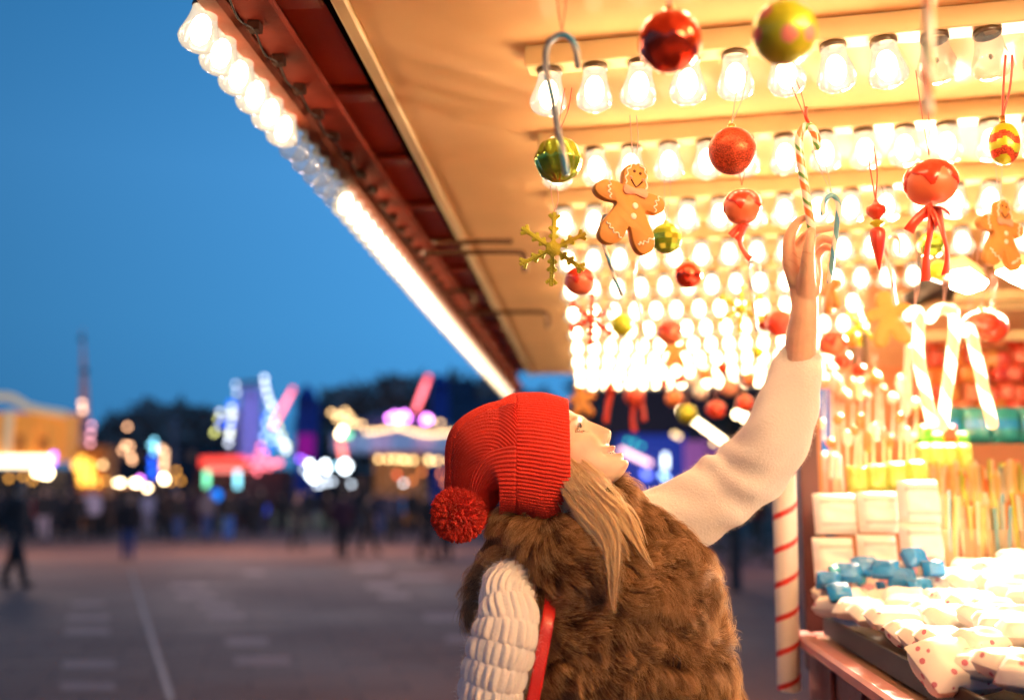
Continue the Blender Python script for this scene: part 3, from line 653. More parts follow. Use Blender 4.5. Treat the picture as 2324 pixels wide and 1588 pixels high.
# candy-striped pole at the counter corner
a = P(1778, 1045, 2.62); b_ = P(1791, 1562, 2.62)
pts = np.linspace(a, b_, 220); V, F = tube(pts, .0300, 64, round_cap=False); mi = []
L = np.linalg.norm(b_ - a); W2 = mat('pole_white', (.80, .70, .60), .35, coat=.4)
for i in range(219):
    for j in range(64):
        u = (j / 64 - i / 219 * L / .088) % 1; mi.append(1 if u < .17 else 0)
o = MB().add(V, F, mi + [0, 0]).build('striped_pole', [W2, mat('pole_red', (.62, .03, .02), .4, coat=.3)]); tag(o, 'white pole wound with a red ribbon stripe at the corner of the counter', 'striped pole')
# goods
rnd = random.Random(3)
def pack(c, s, yaw, m, label, cat, group, name, m2=None, tilt=0, puff=.25, stripes=0, knots=False):
    """a filled packet: pillow shape with creased ends; optional printed band"""
    ax = np.array(Matrix.Rotation(yaw - AX, 3, 'Z') @ Matrix.Rotation(tilt, 3, 'X')).T
    n = 12; V = []; 
    us = np.linspace(-1, 1, n)
    for sd in (1, -1):
        for u in us:
            for v in us:
                e = (1 - u ** 4) * (1 - v ** 4); pinch = 1 - .10 * abs(v) * (1 - abs(u)) 
                w_ = .5 * nz((u * 2 + c[0] * 9, v * 2 + c[1] * 9, sd), 1.3)
                V.append(np.array(c) + ax[0] * (u * s[0] / 2 * pinch) + ax[2] * (v * s[2] / 2) + ax[1] * sd * (s[1] / 2) * (e ** puff) * (1 + .35 * w_))
    F = []; mi = []
    for k in (0, 1):
        for i in range(n - 1):
            for j in range(n - 1):
                o_ = k * n * n; f = (o_ + i * n + j, o_ + (i + 1) * n + j, o_ + (i + 1) * n + j + 1, o_ + i * n + j + 1); F.append(f if k == 0 else f[::-1])
                mi.append(1 if (m2 and stripes and (j in ((2, 8) if stripes == 2 else (4, 5, 6)) and 1 <= i <= 9)) else (1 if (m2 and not stripes and rnd.random() < .16) else 0))
    b = MB(); b.add(V, F, mi); o = b.build(name, [m, m2 or m]); return tag(o, label, cat, group)
wbox = mat('white_wrap', (.86, .80, .74), .35, coat=.3); pprint = mat('pink_print', (.85, .52, .48), .45)
i = 0
for (x, y, w_, h_, d) in ((1895, 1166, 96, 92, 2.75), (1892, 1270, 92, 100, 2.7), (1992, 1162, 92, 92, 2.72), (1992, 1264, 90, 102, 2.68), (2085, 1140, 92, 100, 2.66), (2092, 1242, 96, 112, 2.62)):
    s = d / FPX; pack(P(x, y, d), (w_ * s, .07, h_ * s), R(4), wbox, '%s white packet with pale pink print, %s stack from the corner post' % ('upper' if i % 2 == 0 else 'lower', ORD[i // 2]), 'packet', 'white packets stacked beside the post', 'sweet_packet', pprint, tilt=R(-8), stripes=2); i += 1
pkm_ = mat('pink_foil', (.80, .35, .38), .25, coat=.6); tl_ = mat('aqua_foil', (.05, .45, .55), .2, coat=.8); bluem = mat('blue_wrap', (.02, .24, .58), .2, coat=.8, bump=(60, .6)); i = 0
for (x, y, w_, d) in ((1880, 1318, 55, 2.5), (1925, 1300, 60, 2.52), (1965, 1285, 60, 2.54), (2010, 1292, 60, 2.5), (2048, 1312, 62, 2.48), (2075, 1265, 62, 2.5), (2090, 1335, 60, 2.42), (1905, 1345, 55, 2.45), (2118, 1290, 50, 2.46)):
    s = d / FPX; pack(P(x, y, d), (w_ * s, .045, w_ * .75 * s), R(rnd.uniform(-40, 40)), bluem, 'crinkled blue foil sweet bag below the white packets, %s from the left' % ORD[i], 'sweet bag', 'blue foil sweet bags', 'foil_bag', None, tilt=R(rnd.uniform(-50, -10)), puff=.4); i += 1
for k in range(26):
    x = 1868 + rnd.random() * 250; y = 1262 + rnd.random() * 90; d = 2.52 + rnd.uniform(-.05, .06); s = d / FPX; mm = [bluem, wbox, pkm_, bluem, tl_][k % 5]
    pack(P(x, y, d), (rnd.uniform(20, 34) * s, .018, rnd.uniform(14, 24) * s), R(rnd.uniform(-60, 60)), mm, 'tiny wrapped sweet among the blue foil bags, %s one, %s' % (ordn(k), ['blue', 'white', 'pink', 'dark blue', 'teal'][k % 5]), 'sweet', 'tiny wrapped sweets', 'wrapped_sweet', tilt=R(rnd.uniform(-60, 20)), puff=.6)
# paper bags
paper = mat('white_paper', (.86, .80, .73), .6, bump=(14, .5))
def dotted():
    m = bpy.data.materials.new('dotted_paper'); m.use_nodes = True; nt = m.node_tree; b = nt.nodes['Principled BSDF']; b.inputs['Roughness'].default_value = .55
    tc = nt.nodes.new('ShaderNodeTexCoord'); v = nt.nodes.new('ShaderNodeTexVoronoi'); v.inputs['Scale'].default_value = 38; v.inputs['Randomness'].default_value = .6
    r = nt.nodes.new('ShaderNodeValToRGB'); r.color_ramp.interpolation = 'CONSTANT'; r.color_ramp.elements[0].color = (.55, .16, .22, 1); r.color_ramp.elements[1].position = .20; r.color_ramp.elements[1].color = (.86, .79, .72, 1)
    nt.links.new(tc.outputs['Object'], v.inputs['Vector']); nt.links.new(v.outputs['Distance'], r.inputs[0]); nt.links.new(r.outputs[0], b.inputs['Base Color']); return m
dotp = dotted(); i = 0
for r_ in range(15):
    for k in range(7):
        l = 2.75 - .080 * r_ + rnd.uniform(-.02, .02); a_ = .618 + .092 * k + rnd.uniform(-.02, .02) + .004 * r_; 
        c = S(a_, l, HB + .066 + .018 * k + rnd.uniform(0, .03)); w_ = rnd.uniform(.085, .125)
        m = dotp if (r_ * 4 + k) % 2 == 0 else paper
        pack(c, (w_, .045, w_ * .62), R(rnd.uniform(-50, 50)), m, '%s white paper bag, %s row from the far end, %s from the tray edge' % ('dotted' if m is dotp else 'plain', ORD[r_], ORD[k]), 'paper bag', 'white paper bags heaped on the counter', 'paper_bag', tilt=R(rnd.uniform(-85, -52)), puff=.35)
s = 1.72 / FPX
pack(P(2178, 1512, 1.72), (225 * s, .07, 130 * s), R(26), dotp, 'biggest white paper bag with pink dots, at the near end of the heap', 'paper bag', 'white paper bags heaped on the counter', 'paper_bag', tilt=R(-50), puff=.3)
# dark tray edge
q = MB(); 
for (p0, p1) in ((S(.600, 2.77, HB), S(.600, .9, HB)),):
    c = (p0 + p1) / 2; V, F = bbox(c + UP * .012, (.010, np.linalg.norm(p1 - p0), .05), (RGT, LNG, UP), .002); q.add(V, F); V, F = bbox(c + RGT * .6 + UP * .0, (1.18, np.linalg.norm(p1 - p0), .02), (RGT, LNG, UP), .002); q.add(V, F)
tag(q.build('tray', dk, smooth=False), 'black display tray along the front of the counter, holding the paper bags', 'tray')
# candy sticks in jars
ystick = [mat('stick_yellow', (.82, .60, .20), .35, coat=.4), mat('stick_cream', (.85, .75, .55), .35, coat=.4), mat('stick_orange', (.75, .28, .06), .35, coat=.4), mat('stick_bluegreen', (.15, .35, .38), .35, coat=.4), mat('stick_red', (.70, .10, .05), .35, coat=.4), mat('stick_lime', (.42, .50, .06), .35, coat=.4)]
jarm = mat('jar_plastic', (.8, .65, .42), .25, coat=.5, alpha=.45)
jn = 0
for row, (yb, yt, d, xs) in enumerate(((1300, 1130, 2.75, range(2150, 2420, 62)), (1240, 1060, 3.1, range(2135, 2420, 55)))):
    for x in xs:
        c = P(x, yb, d); s = d / FPX; r = 24 * s; h_ = (yb - yt) * s
        o = empty('candy_jar', c, 'tub crammed with candy sticks, %s from the left in the %s row' % (ORD[(x - xs[0]) // xs.step], 'front' if row == 0 else 'back'), 'jar', 'tubs of candy sticks')
        q = MB(); V, F = lathe([(.001, 0), (r, 0), (r * 1.05, h_ * .55), (r * 1.08, h_ * .56), (r * 1.08, h_ * .58)], 20, c); q.add(V, F); q.build('tub', jarm, o)
        q = MB()
        for k in range(30):
            a_ = rnd.uniform(0, 6.28); rr = r * .8 * rnd.random() ** .5; b0 = c + np.array([math.cos(a_) * rr, math.sin(a_) * rr, .01]); t0 = b0 + np.array([math.cos(a_) * rr * .8, math.sin(a_) * rr * .8, h_ * rnd.uniform(.8, 1.05)])
            V, F = tube([b0, (b0 + t0) / 2, t0], .0045, 7); q.add(V, F, rnd.choice([0, 0, 0, 1, 1, 1, 1, 2, 3, 4, 5]))
        q.build('candy_sticks', ystick, o)
# yellow-green and pink rows behind the white packets
limem = mat('lime_wrap', (.50, .58, .10), .35, coat=.4); pkm = mat('pink_wrap', (.80, .40, .36), .4, coat=.4); tealm = mat('teal_box', (.015, .22, .24), .4, coat=.3, var=(12, .4)); grm = mat('green_wrap', (.08, .28, .03), .4, coat=.3)
i = 0
for (x, y, w_, h_, d, m, nm, wh) in ([(1945 + 44 * k, 1088 - 4 * k, 46, 62, 2.95, limem, 'pale lime', 'just above the white packets') for k in range(4)] + [(1862 + 30 * k, 1080, 34, 110, 3.05, pkm, 'rose pink', 'right beside the corner post') for k in range(2)]
                                     + [(2095 + 30 * k, 1035, 32, 56, 3.3, limem, 'bright yellow green', 'under the green bunch') for k in range(4)] + [(2146 + 66 * k, 965, 64, 84, 3.6, tealm, 'teal', 'on the rear shelf') for k in range(4)]
                                     + [(2095 + 28 * k, 985 + (k % 2) * 16, 34, 42, 3.4, grm if k != 2 else red_satin, 'leaf green' if k != 2 else 'red', 'left of the teal packets') for k in range(4)]):
    s = d / FPX; pack(P(x, y, d), (w_ * s, .06, h_ * s), R(rnd.uniform(-15, 15)), m, '%s packet %s, %s of its colour from the left' % (nm, wh, ORD[i % 4]), 'packet', nm + ' packets', 'sweet_packet', None if m != tealm else bluem, stripes=1 if m == tealm else 0, tilt=R(-6)); i += 1
# red packets and hearts on the rear wall
rcols = [mat('red_pack', (.62, .04, .015), .35, coat=.3), mat('orange_pack', (.75, .20, .03), .35, coat=.3), mat('scarlet_pack', (.70, .09, .04), .35, coat=.3), mat('amber_pack', (.72, .30, .05), .4, coat=.3), mat('salmon_pack', (.80, .30, .18), .4)]
i = 0
for r_ in range(5):
    for c_i in range(9):
        x = 2075 + c_i * 38 + rnd.uniform(-6, 6) + (r_ % 2) * 14; y = 772 + r_ * 40 + rnd.uniform(-6, 6)
        if y > 905 and x > 2105: y -= 6
        s = 4.15 / FPX; k = rnd.choice([0, 0, 1, 2, 2, 3, 4]) if x > 2230 else rnd.choice([1, 2, 4, 4, 3])
        pack(P(x, y, 4.15), (36 * s, .05, 42 * s), R(rnd.uniform(-20, 20)), rcols[k], '%s packet pinned on the rear wall, %s row, %s from the left' % (['red', 'orange', 'scarlet', 'amber', 'salmon'][k], ORD[r_], ORD[c_i]), 'packet', 'packets on the rear wall', 'wall_packet', rcols[(k + 2) % 5]); i += 1
# upright lollipops and sticks between the sleeve and the glowing canes
i = 0; lc = [pkm, W, Or, litc2, pinkm, wbox, ystick[1], rcols[4]]
for k in range(26):
    x = 1868 + (k % 13) * 17 + rnd.uniform(-5, 5); yb = 1085 if k < 13 else 1000; yt = yb - rnd.uniform(90, 150); d = 3.0 if k < 13 else 3.35; s = d / FPX
    m = lc[rnd.randrange(8)]
    q = MB(); V, F = tube([P(x, yb, d), P(x + rnd.uniform(-6, 6), yt + 20, d)], 3 * s, 8); q.add(V, F, 1); V, F = sphere(P(x, yt + 12, d), rnd.uniform(9, 13) * s, 16, 10, (1, .5, rnd.choice([1, 1.6, 2.4]))); q.add(V, F, 0)
    tag(q.build('lollipop', [m, W]), 'blurred pale lollipop right of the sleeve, %s from the left, %s row' % (ORD[k % 13], 'lower' if k < 13 else 'upper'), 'lollipop', 'lollipops right of the raised sleeve')
# loose sweets at the lower right
i = 0; sc = [mat('caramel', (.48, .20, .06), .35, coat=.5), wbox, ystick[0], rcols[1], mat('nut_brown', (.22, .08, .03), .5), ystick[1]]
for k in range(46):
    x = 2130 + rnd.random() * 240; y = 1275 + rnd.random() * 300
    if y > 1330 and y < 1480 and x < 2190: continue
    hb = P(x, y, 1.0); v = hb - np.array([0, 0, EYE]); 
    t = (HB + .06) / v[2] if v[2] < 0 else 2.5; t = min(t, 2.7)
    c = np.array([0, 0, EYE]) + v * t
    if c @ RGT < 1.08: continue
    a_ = rnd.uniform(0, 6.28); u = np.array([math.cos(a_), math.sin(a_), 0]); L = rnd.uniform(.02, .05)
    if k % 3: V, F = tube(smooth_path([c - u * L, c + UP * .012, c + u * L + np.cross(u, UP) * rnd.uniform(-.02, .02)], 10), rnd.uniform(.006, .011), 9, round_cap=True)
    else:
        V, F = tube([c + .028 * (math.cos(b0) * u + math.sin(b0) * np.cross(UP, u)) + UP * .006 * math.sin(2 * b0) for b0 in np.linspace(0, 6.0, 22)], .0065, 8, round_cap=True)
    q = MB(); q.add(V, F); tag(q.build('loose_sweet', sc[k % 6]), '%s %s sweet at the lower right of the counter, %s in the scatter' % (['caramel', 'white', 'yellow', 'orange', 'brown', 'cream'][k % 6], 'stick' if k % 3 else 'ring shaped', ordn(k)), 'sweet', 'loose sweets on the counter')
# red sheet of wrapped sweets, nearest corner
q = MB(); V = []; n = 26
for a_ in np.linspace(0, 1, n):
    for b0 in np.linspace(0, 1, n):
        p = S(.86 + .9 * a_, 1.25 + .42 * b0 - .1 * a_, HB + .02); V.append(p + UP * (.05 * math.sin(a_ * 3.1) * math.sin(b0 * 3.1) + .035 * nz(p, 14)))
q.add(V, grid_faces(n, n)); tag(q.build('candy_bag', mat('orange_foil', (.75, .22, .08), .22, coat=.8, bump=(40, .4))), 'large crinkled orange foil bag filling the lower right corner of the counter', 'foil bag')
# lamps inside the stall and the dark pair of spots
lampm = emat('lamp_panel', (1, .74, .46), 120)
for j, (pp, d, lab) in enumerate((([(2162, 618), (2200, 612), (2240, 640), (2232, 652), (2196, 664), (2160, 652)], 3.1, 'flat white rectangular lamp under the canopy above the glowing canes'), ([(2262, 618), (2300, 606), (2440, 618), (2440, 700), (2300, 640)], 3.0, 'flat white lamp cut by the right edge, behind the smaller gingerbread man'))):
    c = sum(P(x, y, d) for x, y in pp) / len(pp); o = empty('stall_lamp', c, lab, 'lamp', 'lamps inside the stall')
    q = MB(); top = [P(x, y, d) for x, y in pp]; n = len(pp); V = top + [t + np.array([0, .02, .03]) for t in top]; q.add(V, [tuple(range(n))]); q.build('diffuser', lampm, o, smooth=False)
    q = MB(); q.add([t + np.array([0, .003, .003]) for t in top] + [t + np.array([0, .03, .05]) for t in top], grid_faces(2, n, cv=True) + [tuple(range(n, 2 * n))]); q.build('housing', cream2, o, smooth=False)
for j, (x, y, lab) in enumerate(((2092, 668, 'dark lamp head pointing left under the rear of the canopy'), (2128, 655, 'dark lamp head pointing right under the rear of the canopy'))):
    c = P(x, y, 3.7); o = empty('spot_lamp', c, lab, 'spot lamp', 'dark spot lamps'); ax_ = np.array([1, 0, .45]) if j == 0 else np.array([-1, .2, .5])
    q = MB(); V, F = lathe([(.001, -.06), (.03, -.06), (.036, .0), (.05, .07), (.046, .07)], 18, c, ax_); q.add(V, F); q.build('housing', mat('spot_black', (.02, .012, .01), .4), o)
    q = MB(); V, F = tube([c, c + UP * (EYE + HC - c[2])], .008, 8); q.add(V, F); q.build('arm', mat('spot_black'), o)
    sl = bpy.data.lights.new('spot_fill', 'SPOT'); sl.energy = (80, 115)[j]; sl.color = (1, .78, .56); sl.spot_size = R(100); sl.spot_blend = .7; sl.shadow_soft_size = .08  # beams added at the dark heads to brighten the goods and the woman
    so_ = bpy.data.objects.new('spot_fill', sl); COL.objects.link(so_); so_.location = tuple(c + np.array([-.03 if j == 0 else .03, -.12, -.02])); tgt = Vector(P(1700, 1150, 1.9) if j == 0 else P(2080, 1350, 2.4)); so_.rotation_euler = (tgt - so_.location).to_track_quat('-Z', 'Y').to_euler()
# ================================================================== THE FAIRGROUND BEHIND (lamplight on some walls put in as glowing paint)
def E(name, col, st): return emat('lamp_' + name, col, st * EXS * (.15 if st > 20 else .55))
l_warm = E('warm', (1, .60, .26), 50); l_warm_hi = E('warm_bright', (1, .70, .38), 190); l_amber = E('amber', (1, .42, .06), 34); l_white = E('white', (.80, .92, 1), 110); l_white_lo = E('pale', (.75, .82, 1), 34)
l_red = E('red', (1, .06, .045), 26); l_pink = E('pink', (1, .16, .20), 34); l_mag = E('magenta', (.85, .22, 1), 85); l_blue = E('blue', (.02, .12, 1), 28); l_cyan = E('cyan', (.25, .75, 1), 30); l_green = E('mint', (.22, 1, .50), 22)
l_yel = E('yellow', (.85, .85, .25), 34); l_vio = E('violet', (.30, .12, 1), 16)
def lampset(par, pts, d, rpx, m, nm='lamp'):
    for (x, y) in pts:
        c = P(x, y, d); q = MB(); V, F = sphere(c, rpx * d / FPX, 10, 6); q.add(V, F); q.build(nm, m, par)
def bar(par, nm, p0, p1, d, wpx, m, dep=.15):
    a, b_ = P(*p0, d), P(*p1, d); v = b_ - a; L = np.linalg.norm(v); u = v / L; k = np.array([0, 1, 0.]) - u * u[1]; k /= np.linalg.norm(k); q = MB(); V, F = bbox((a + b_) / 2, (L, wpx * d / FPX, dep), (u, np.cross(u, k), k), .02); q.add(V, F); return q.build(nm, m, par, smooth=False)
def panel(par, nm, x0, x1, y0, y1, d, m, dep=.5):
    s = d / FPX; c = (P(x0, y0, d) + P(x1, y1, d)) / 2; q = MB(); z0, z1 = Z(y1, d), Z(y0, d)
    V, F = bbox((c[0], c[1] + dep / 2, (z0 + z1) / 2), ((x1 - x0) * s, dep, z1 - z0), None, .02); q.add(V, F); return q.build(nm, m, par, smooth=False)
GY = 1120 + 60
# ornate golden facade, far left; its gold and cream paints glow as if lamplit
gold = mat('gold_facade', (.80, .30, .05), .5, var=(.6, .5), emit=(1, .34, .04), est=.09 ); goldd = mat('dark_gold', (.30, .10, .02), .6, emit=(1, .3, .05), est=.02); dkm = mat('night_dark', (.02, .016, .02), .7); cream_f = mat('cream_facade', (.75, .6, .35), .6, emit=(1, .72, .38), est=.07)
D = 43.5; o = empty('carousel_facade', G(60, D), 'golden lit ornate carousel front at the far left edge, with a glowing white strip', 'fairground ride')
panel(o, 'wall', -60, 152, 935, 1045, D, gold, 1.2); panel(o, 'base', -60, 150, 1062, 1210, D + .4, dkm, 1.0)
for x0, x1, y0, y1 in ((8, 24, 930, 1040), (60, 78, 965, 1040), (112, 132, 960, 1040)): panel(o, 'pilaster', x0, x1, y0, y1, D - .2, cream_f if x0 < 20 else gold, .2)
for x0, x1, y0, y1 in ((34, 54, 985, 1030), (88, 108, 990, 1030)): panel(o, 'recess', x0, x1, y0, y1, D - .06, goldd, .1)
q = MB()
pts = smooth_path([P(-60, 905, D), P(20, 900, D), P(70, 925, D), P(150, 940, D)], 24); V, F = tube(pts, .16, 8); q.add(V, F); q.build('cornice', cream_f, o)
bar(o, 'light_strip', (-60, 1046), (116, 1046), D - .4, 24, E('strip', (1, .80, .50), 9), .1)
lampset(o, [(122, 1032), (120, 1050)], D - .4, 5, l_vio); lampset(o, [(82, 1072), (96, 1076), (108, 1078), (112, 1072)], D - .5, 5, l_warm_hi); lampset(o, [(20, 1085), (52, 1080), (74, 1090), (8, 1040)], D - .5, 4, l_amber)
# helter tower and its amber booth
D = 55.1; o = empty('spiral_tower', G(190, D), 'thin tall spire with pale lamps rising left of the dark trees', 'tower ride')
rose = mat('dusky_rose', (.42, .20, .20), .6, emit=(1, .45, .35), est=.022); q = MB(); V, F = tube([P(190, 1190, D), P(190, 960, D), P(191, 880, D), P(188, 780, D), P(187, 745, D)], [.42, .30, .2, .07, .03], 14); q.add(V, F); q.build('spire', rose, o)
q = MB(); V, F = sphere(P(192, 842, D), .2, 12, 8); q.add(V, F); q.build('ball_finial', dkm, o); q = MB(); V, F = sphere(P(186, 768, D), .16, 12, 8); q.add(V, F); q.build('ball_finial', dkm, o)
lampset(o, [(186, 915), (188, 930)], D - .8, 5, E('dim', (1, .55, .35), 12)); lampset(o, [(208, 965), (206, 985), (205, 1005)], D - .6, 4, E('rosy', (1, .4, .45), 12)); panel(o, 'blue_panel', 182, 198, 955, 980, D - .6, mat('night_blue', (.01, .05, .25), .5), .1)
D = 47.9; o = empty('amber_booth', G(200, D), 'amber lit booth at the foot of the thin spire', 'booth'); panel(o, 'wall', 160, 235, 1010, 1190, D, goldd, 1.5)
for x, y0, y1 in ((186, 1035, 1100), (172, 1040, 1085), (205, 1045, 1100)): bar(o, 'lamp_column', (x, y0), (x, y1), D - .3, 9, E('column', (1, .45, .06), 9), .2)
lampset(o, [(233, 1054)], D - .3, 5, l_warm); lampset(o, [(218, 1086), (240, 1090), (222, 1098)], D - .3, 4, l_amber)
# small rides in the middle left
D = 58.0; o = empty('lamp_mast', G(290, D), 'dim peach lamp mast in front of the dark trees', 'lamp mast')
bar(o, 'mast', (290, 1190), (290, 985), D + .2, 4, dkm); lampset(o, [(289, 968), (278, 1022), (285, 1010), (295, 1012), (298, 1036), (300, 1044)], D, 4, E('peach', (1, .50, .26), 16))
D = 52.2; o = empty('food_stand', G(300, D), 'row of warm lamps over the crowd on a low food stand', 'food stand'); panel(o, 'wall', 255, 345, 1105, 1190, D + .3, dkm, 1.2); panel(o, 'awning', 250, 350, 1098, 1106, D, mat('awning_brown', (.15, .06, .04), .6), .8)
lampset(o, [(262, 1095), (274, 1095), (305, 1095), (312, 1096), (335, 1108)], D - .3, 5, l_warm_hi); lampset(o, [(318, 1086)], D - .3, 4, l_mag)
D = 53.6; o = empty('light_arch', G(362, D), 'blue and peach arch of lamps left of the red sign', 'fairground ride'); bar(o, 'post', (344, 1190), (344, 1005), D + .2, 5, dkm); bar(o, 'post', (374, 1190), (374, 1010), D + .2, 5, dkm)
lampset(o, [(350, 1000), (344, 1010), (352, 1014), (350, 1024)], D, 5, l_cyan); lampset(o, [(344, 1040), (347, 1052), (344, 1064), (352, 1074), (343, 1080)], D, 5, l_blue); lampset(o, [(366, 1018), (374, 1026), (373, 1040), (372, 1052), (371, 1062)], D, 5, E('peach_bright', (1, .55, .30), 40)); lampset(o, [(372, 1084), (373, 1088)], D - .2, 6, l_warm_hi); lampset(o, [(400, 1068), (388, 1092), (410, 1090)], D, 4, l_amber)
D = 65.2; o = empty('grey_mast', G(400, D), 'pale grey mast standing before the dark trees', 'mast'); bar(o, 'mast', (398, 1190), (396, 960), D, 8, mat('mast_grey', (.25, .22, .26), .6)); q = MB(); V, F = sphere(P(396, 955, D), .22, 12, 8); q.add(V, F); q.build('lamp_head', mat('mast_grey'), o)
# red signed booth
D = 47.9; o = empty('red_sign_booth', G(500, D), 'booth with a glowing red sign and mint and cyan light columns', 'booth'); panel(o, 'wall', 440, 645, 1062, 1190, D + .4, mat('booth_dark_red', (.06, .012, .012), .6), 1.6)
bar(o, 'red_sign', (455, 1048), (558, 1046), D, 22, E('sign_red', (1, .07, .05), 3.6), .2); bar(o, 'sign_border', (470, 1066), (556, 1066), D - .1, 8, E('sign_salmon', (1, .25, .20), 4), .2)
for x, m in ((469, E('column_mint', (.25, 1, .55), 5)), (539, E('column_cyan', (.28, .82, 1), 6))): bar(o, 'light_column', (x, 1068), (x, 1106), D - .3, 9, m, .2)
lampset(o, [(576, 1062), (584, 1070), (590, 1040), (600, 1030), (620, 1052), (635, 1050), (610, 1060), (566, 1045)], D - .2, 5, l_pink)
D = 39.1; o = empty('blue_globe_lamp', G(491, D), 'round bright blue lamp hanging under the red signed booth', 'lamp'); lampset(o, [(491, 1123)], D, 12, E('globe', (.0, .22, 1), 3.5), 'globe'); bar(o, 'pole', (491, 1190), (491, 1135), D, 3, dkm)
# swinging ship ride: lavender A-frame with white blue and yellow lamps and a red arm
D = 52.2; o = empty('swing_ride', G(590, D), 'tall A-frame swing ride with white, blue and yellow lamps and a leaning red arm', 'fairground ride')
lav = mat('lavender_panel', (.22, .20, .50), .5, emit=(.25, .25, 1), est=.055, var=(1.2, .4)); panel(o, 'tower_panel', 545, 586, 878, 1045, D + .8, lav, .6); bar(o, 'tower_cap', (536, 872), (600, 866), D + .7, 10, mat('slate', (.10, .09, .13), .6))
bar(o, 'leg', (600, 866), (658, 1040), D + .5, 5, mat('ride_white', (.5, .5, .6), .4)); bar(o, 'leg', (540, 880), (520, 1050), D + .5, 5, mat('ride_white'))
lampset(o, [(600, 858), (602, 875), (606, 892), (612, 910), (618, 922)], D, 5, l_white_lo); lampset(o, [(535, 872), (537, 890)], D, 4, E('grey', (.5, .55, .7), 10))
lampset(o, [(526, 925), (528, 938), (525, 952), (522, 975), (520, 990), (518, 1005), (500, 935)], D, 4.5, l_white_lo); lampset(o, [(530, 918), (522, 915), (522, 965), (524, 960), (500, 965), (506, 955)], D, 4.5, l_blue); lampset(o, [(524, 940), (521, 982), (488, 978), (486, 982), (495, 950)], D, 4, l_yel)
lampset(o, [(612, 935), (605, 960), (618, 955), (610, 975), (628, 985), (632, 998), (600, 990), (615, 1000), (640, 1012)], D, 5, E('blue_white', (.35, .5, 1), 36)); lampset(o, [(603, 948), (612, 968), (598, 1010), (608, 1020), (622, 965)], D, 5, l_blue); lampset(o, [(632, 968), (640, 990), (624, 950), (648, 1022), (650, 1010)], D, 4.5, l_yel); lampset(o, [(650, 1020), (645, 1004)], D, 5, l_white_lo)
for k, t in enumerate(np.linspace(0, 1, 8)): lampset(o, [(664 - 44 * t, 884 + 82 * t)], D - .3, 5 + 1.3 * math.sin(t * 3), l_pink if 0 < k else l_red)
lampset(o, [(592, 1012), (586, 1030), (580, 1050), (606, 1046), (628, 1050), (596, 1060)], D - .3, 5, l_pink); lampset(o, [(620, 1080), (640, 1088), (610, 1096)], D - .2, 4, E('grey_white', (.7, .75, .8), 10)); lampset(o, [(595, 1100), (588, 1115), (600, 1090)], D, 4.5, E('lilac', (.6, .3, .75), 8)); 
bar(o, 'blue_light', (600, 1145), (598, 1165), D - 6, 16, E('blue_strip', (.01, .10, 1), 1.6), .3)
# dark towers
dblue = mat('dark_blue_cloth', (.01, .05, .30), .7); 
for (x0, x1, y0, D, lab) in ((668, 716, 905, 61, 'dark blue tower with a violet glow beside the leaning red arm'), (978, 1016, 872, 65, 'dark blue narrow tower behind the red light arm')):
    o = empty('cloth_tower', G((x0 + x1) / 2, D), lab, 'tower', 'dark blue towers'); panel(o, 'shaft', x0, x1, y0, 1190, D, dblue, 1.0)
    c = P((x0 + x1) / 2, y0, D); w_ = (x1 - x0) * D / FPX; q = MB(); V, F = lathe([(w_ * .5, 0), (w_ * .40, w_ * .35), (w_ * .15, w_ * .62), (.01, w_ * .75)], 16, c + np.array([0, .5, 0])); q.add(V, F); q.build('cap', dblue, o)
    if x0 < 700: panel(o, 'violet_panel', x0 + 6, x1 - 4, 985, 1040, D - .3, emat('violet_glow', (.42, .015, .42), .55 * EXS), .1); lampset(o, [(680, 1040), (690, 1044)], D - .4, 4, l_vio)
o = empty('slate_block', G(1050, 80), 'blurred slate blue building right of the dark blue narrow tower', 'building'); panel(o, 'wall', 1012, 1240, 905, 1180, 80, mat('slate_blue', (.03, .05, .10), .7), 6); panel(o, 'upper_wall', 1020, 1075, 862, 905, 81, mat('slate_blue'), 4)
# carousel with scalloped warm bulbs
D = 43.5; o = empty('carousel', G(905, D), 'carousel with a scalloped roof edge of warm bulbs and pink lamps on top', 'carousel')
s = D / FPX; cc = G(905, D + 2.0); q = MB(); V, F = lathe([(160 * s, Z(985, D)), (120 * s, Z(950, D)), (40 * s, Z(925, D)), (.01, Z(915, D))], 32, (cc[0], cc[1], 0)); q.add(V, F); q.build('roof', mat('carousel_roof', (.10, .07, .12), .6), o)
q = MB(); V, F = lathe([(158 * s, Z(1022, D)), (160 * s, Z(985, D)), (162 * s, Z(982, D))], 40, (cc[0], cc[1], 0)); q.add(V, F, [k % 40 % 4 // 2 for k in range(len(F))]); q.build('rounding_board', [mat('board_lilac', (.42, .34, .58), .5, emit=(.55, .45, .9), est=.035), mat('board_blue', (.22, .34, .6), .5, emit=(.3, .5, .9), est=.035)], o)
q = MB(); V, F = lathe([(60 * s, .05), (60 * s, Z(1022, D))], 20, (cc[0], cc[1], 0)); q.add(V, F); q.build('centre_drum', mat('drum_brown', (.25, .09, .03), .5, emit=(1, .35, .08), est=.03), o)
q = MB(); V, F = lathe([(.01, .25), (155 * s, .25), (155 * s, .02)], 32, (cc[0], cc[1], 0)); q.add(V, F); q.build('platform', dkm, o)
scal = []
for k in range(27):
    x = 752 + k * 11.5; t = (x - 752) / 300; scal.append((x, 962 + 14 * abs(math.sin(t * math.pi * 2.0)) + 12 * t + (-26 if k < 3 else (-16 if k < 7 else 0)) ))
lampset(o, scal, D - .6, 4.0, l_warm, 'roof_bulb'); lampset(o, [(783, 932), (775, 945), (790, 940), (765, 950), (797, 950), (905, 966), (980, 955), (1000, 960)], D - .6, 4, l_warm, 'roof_bulb')
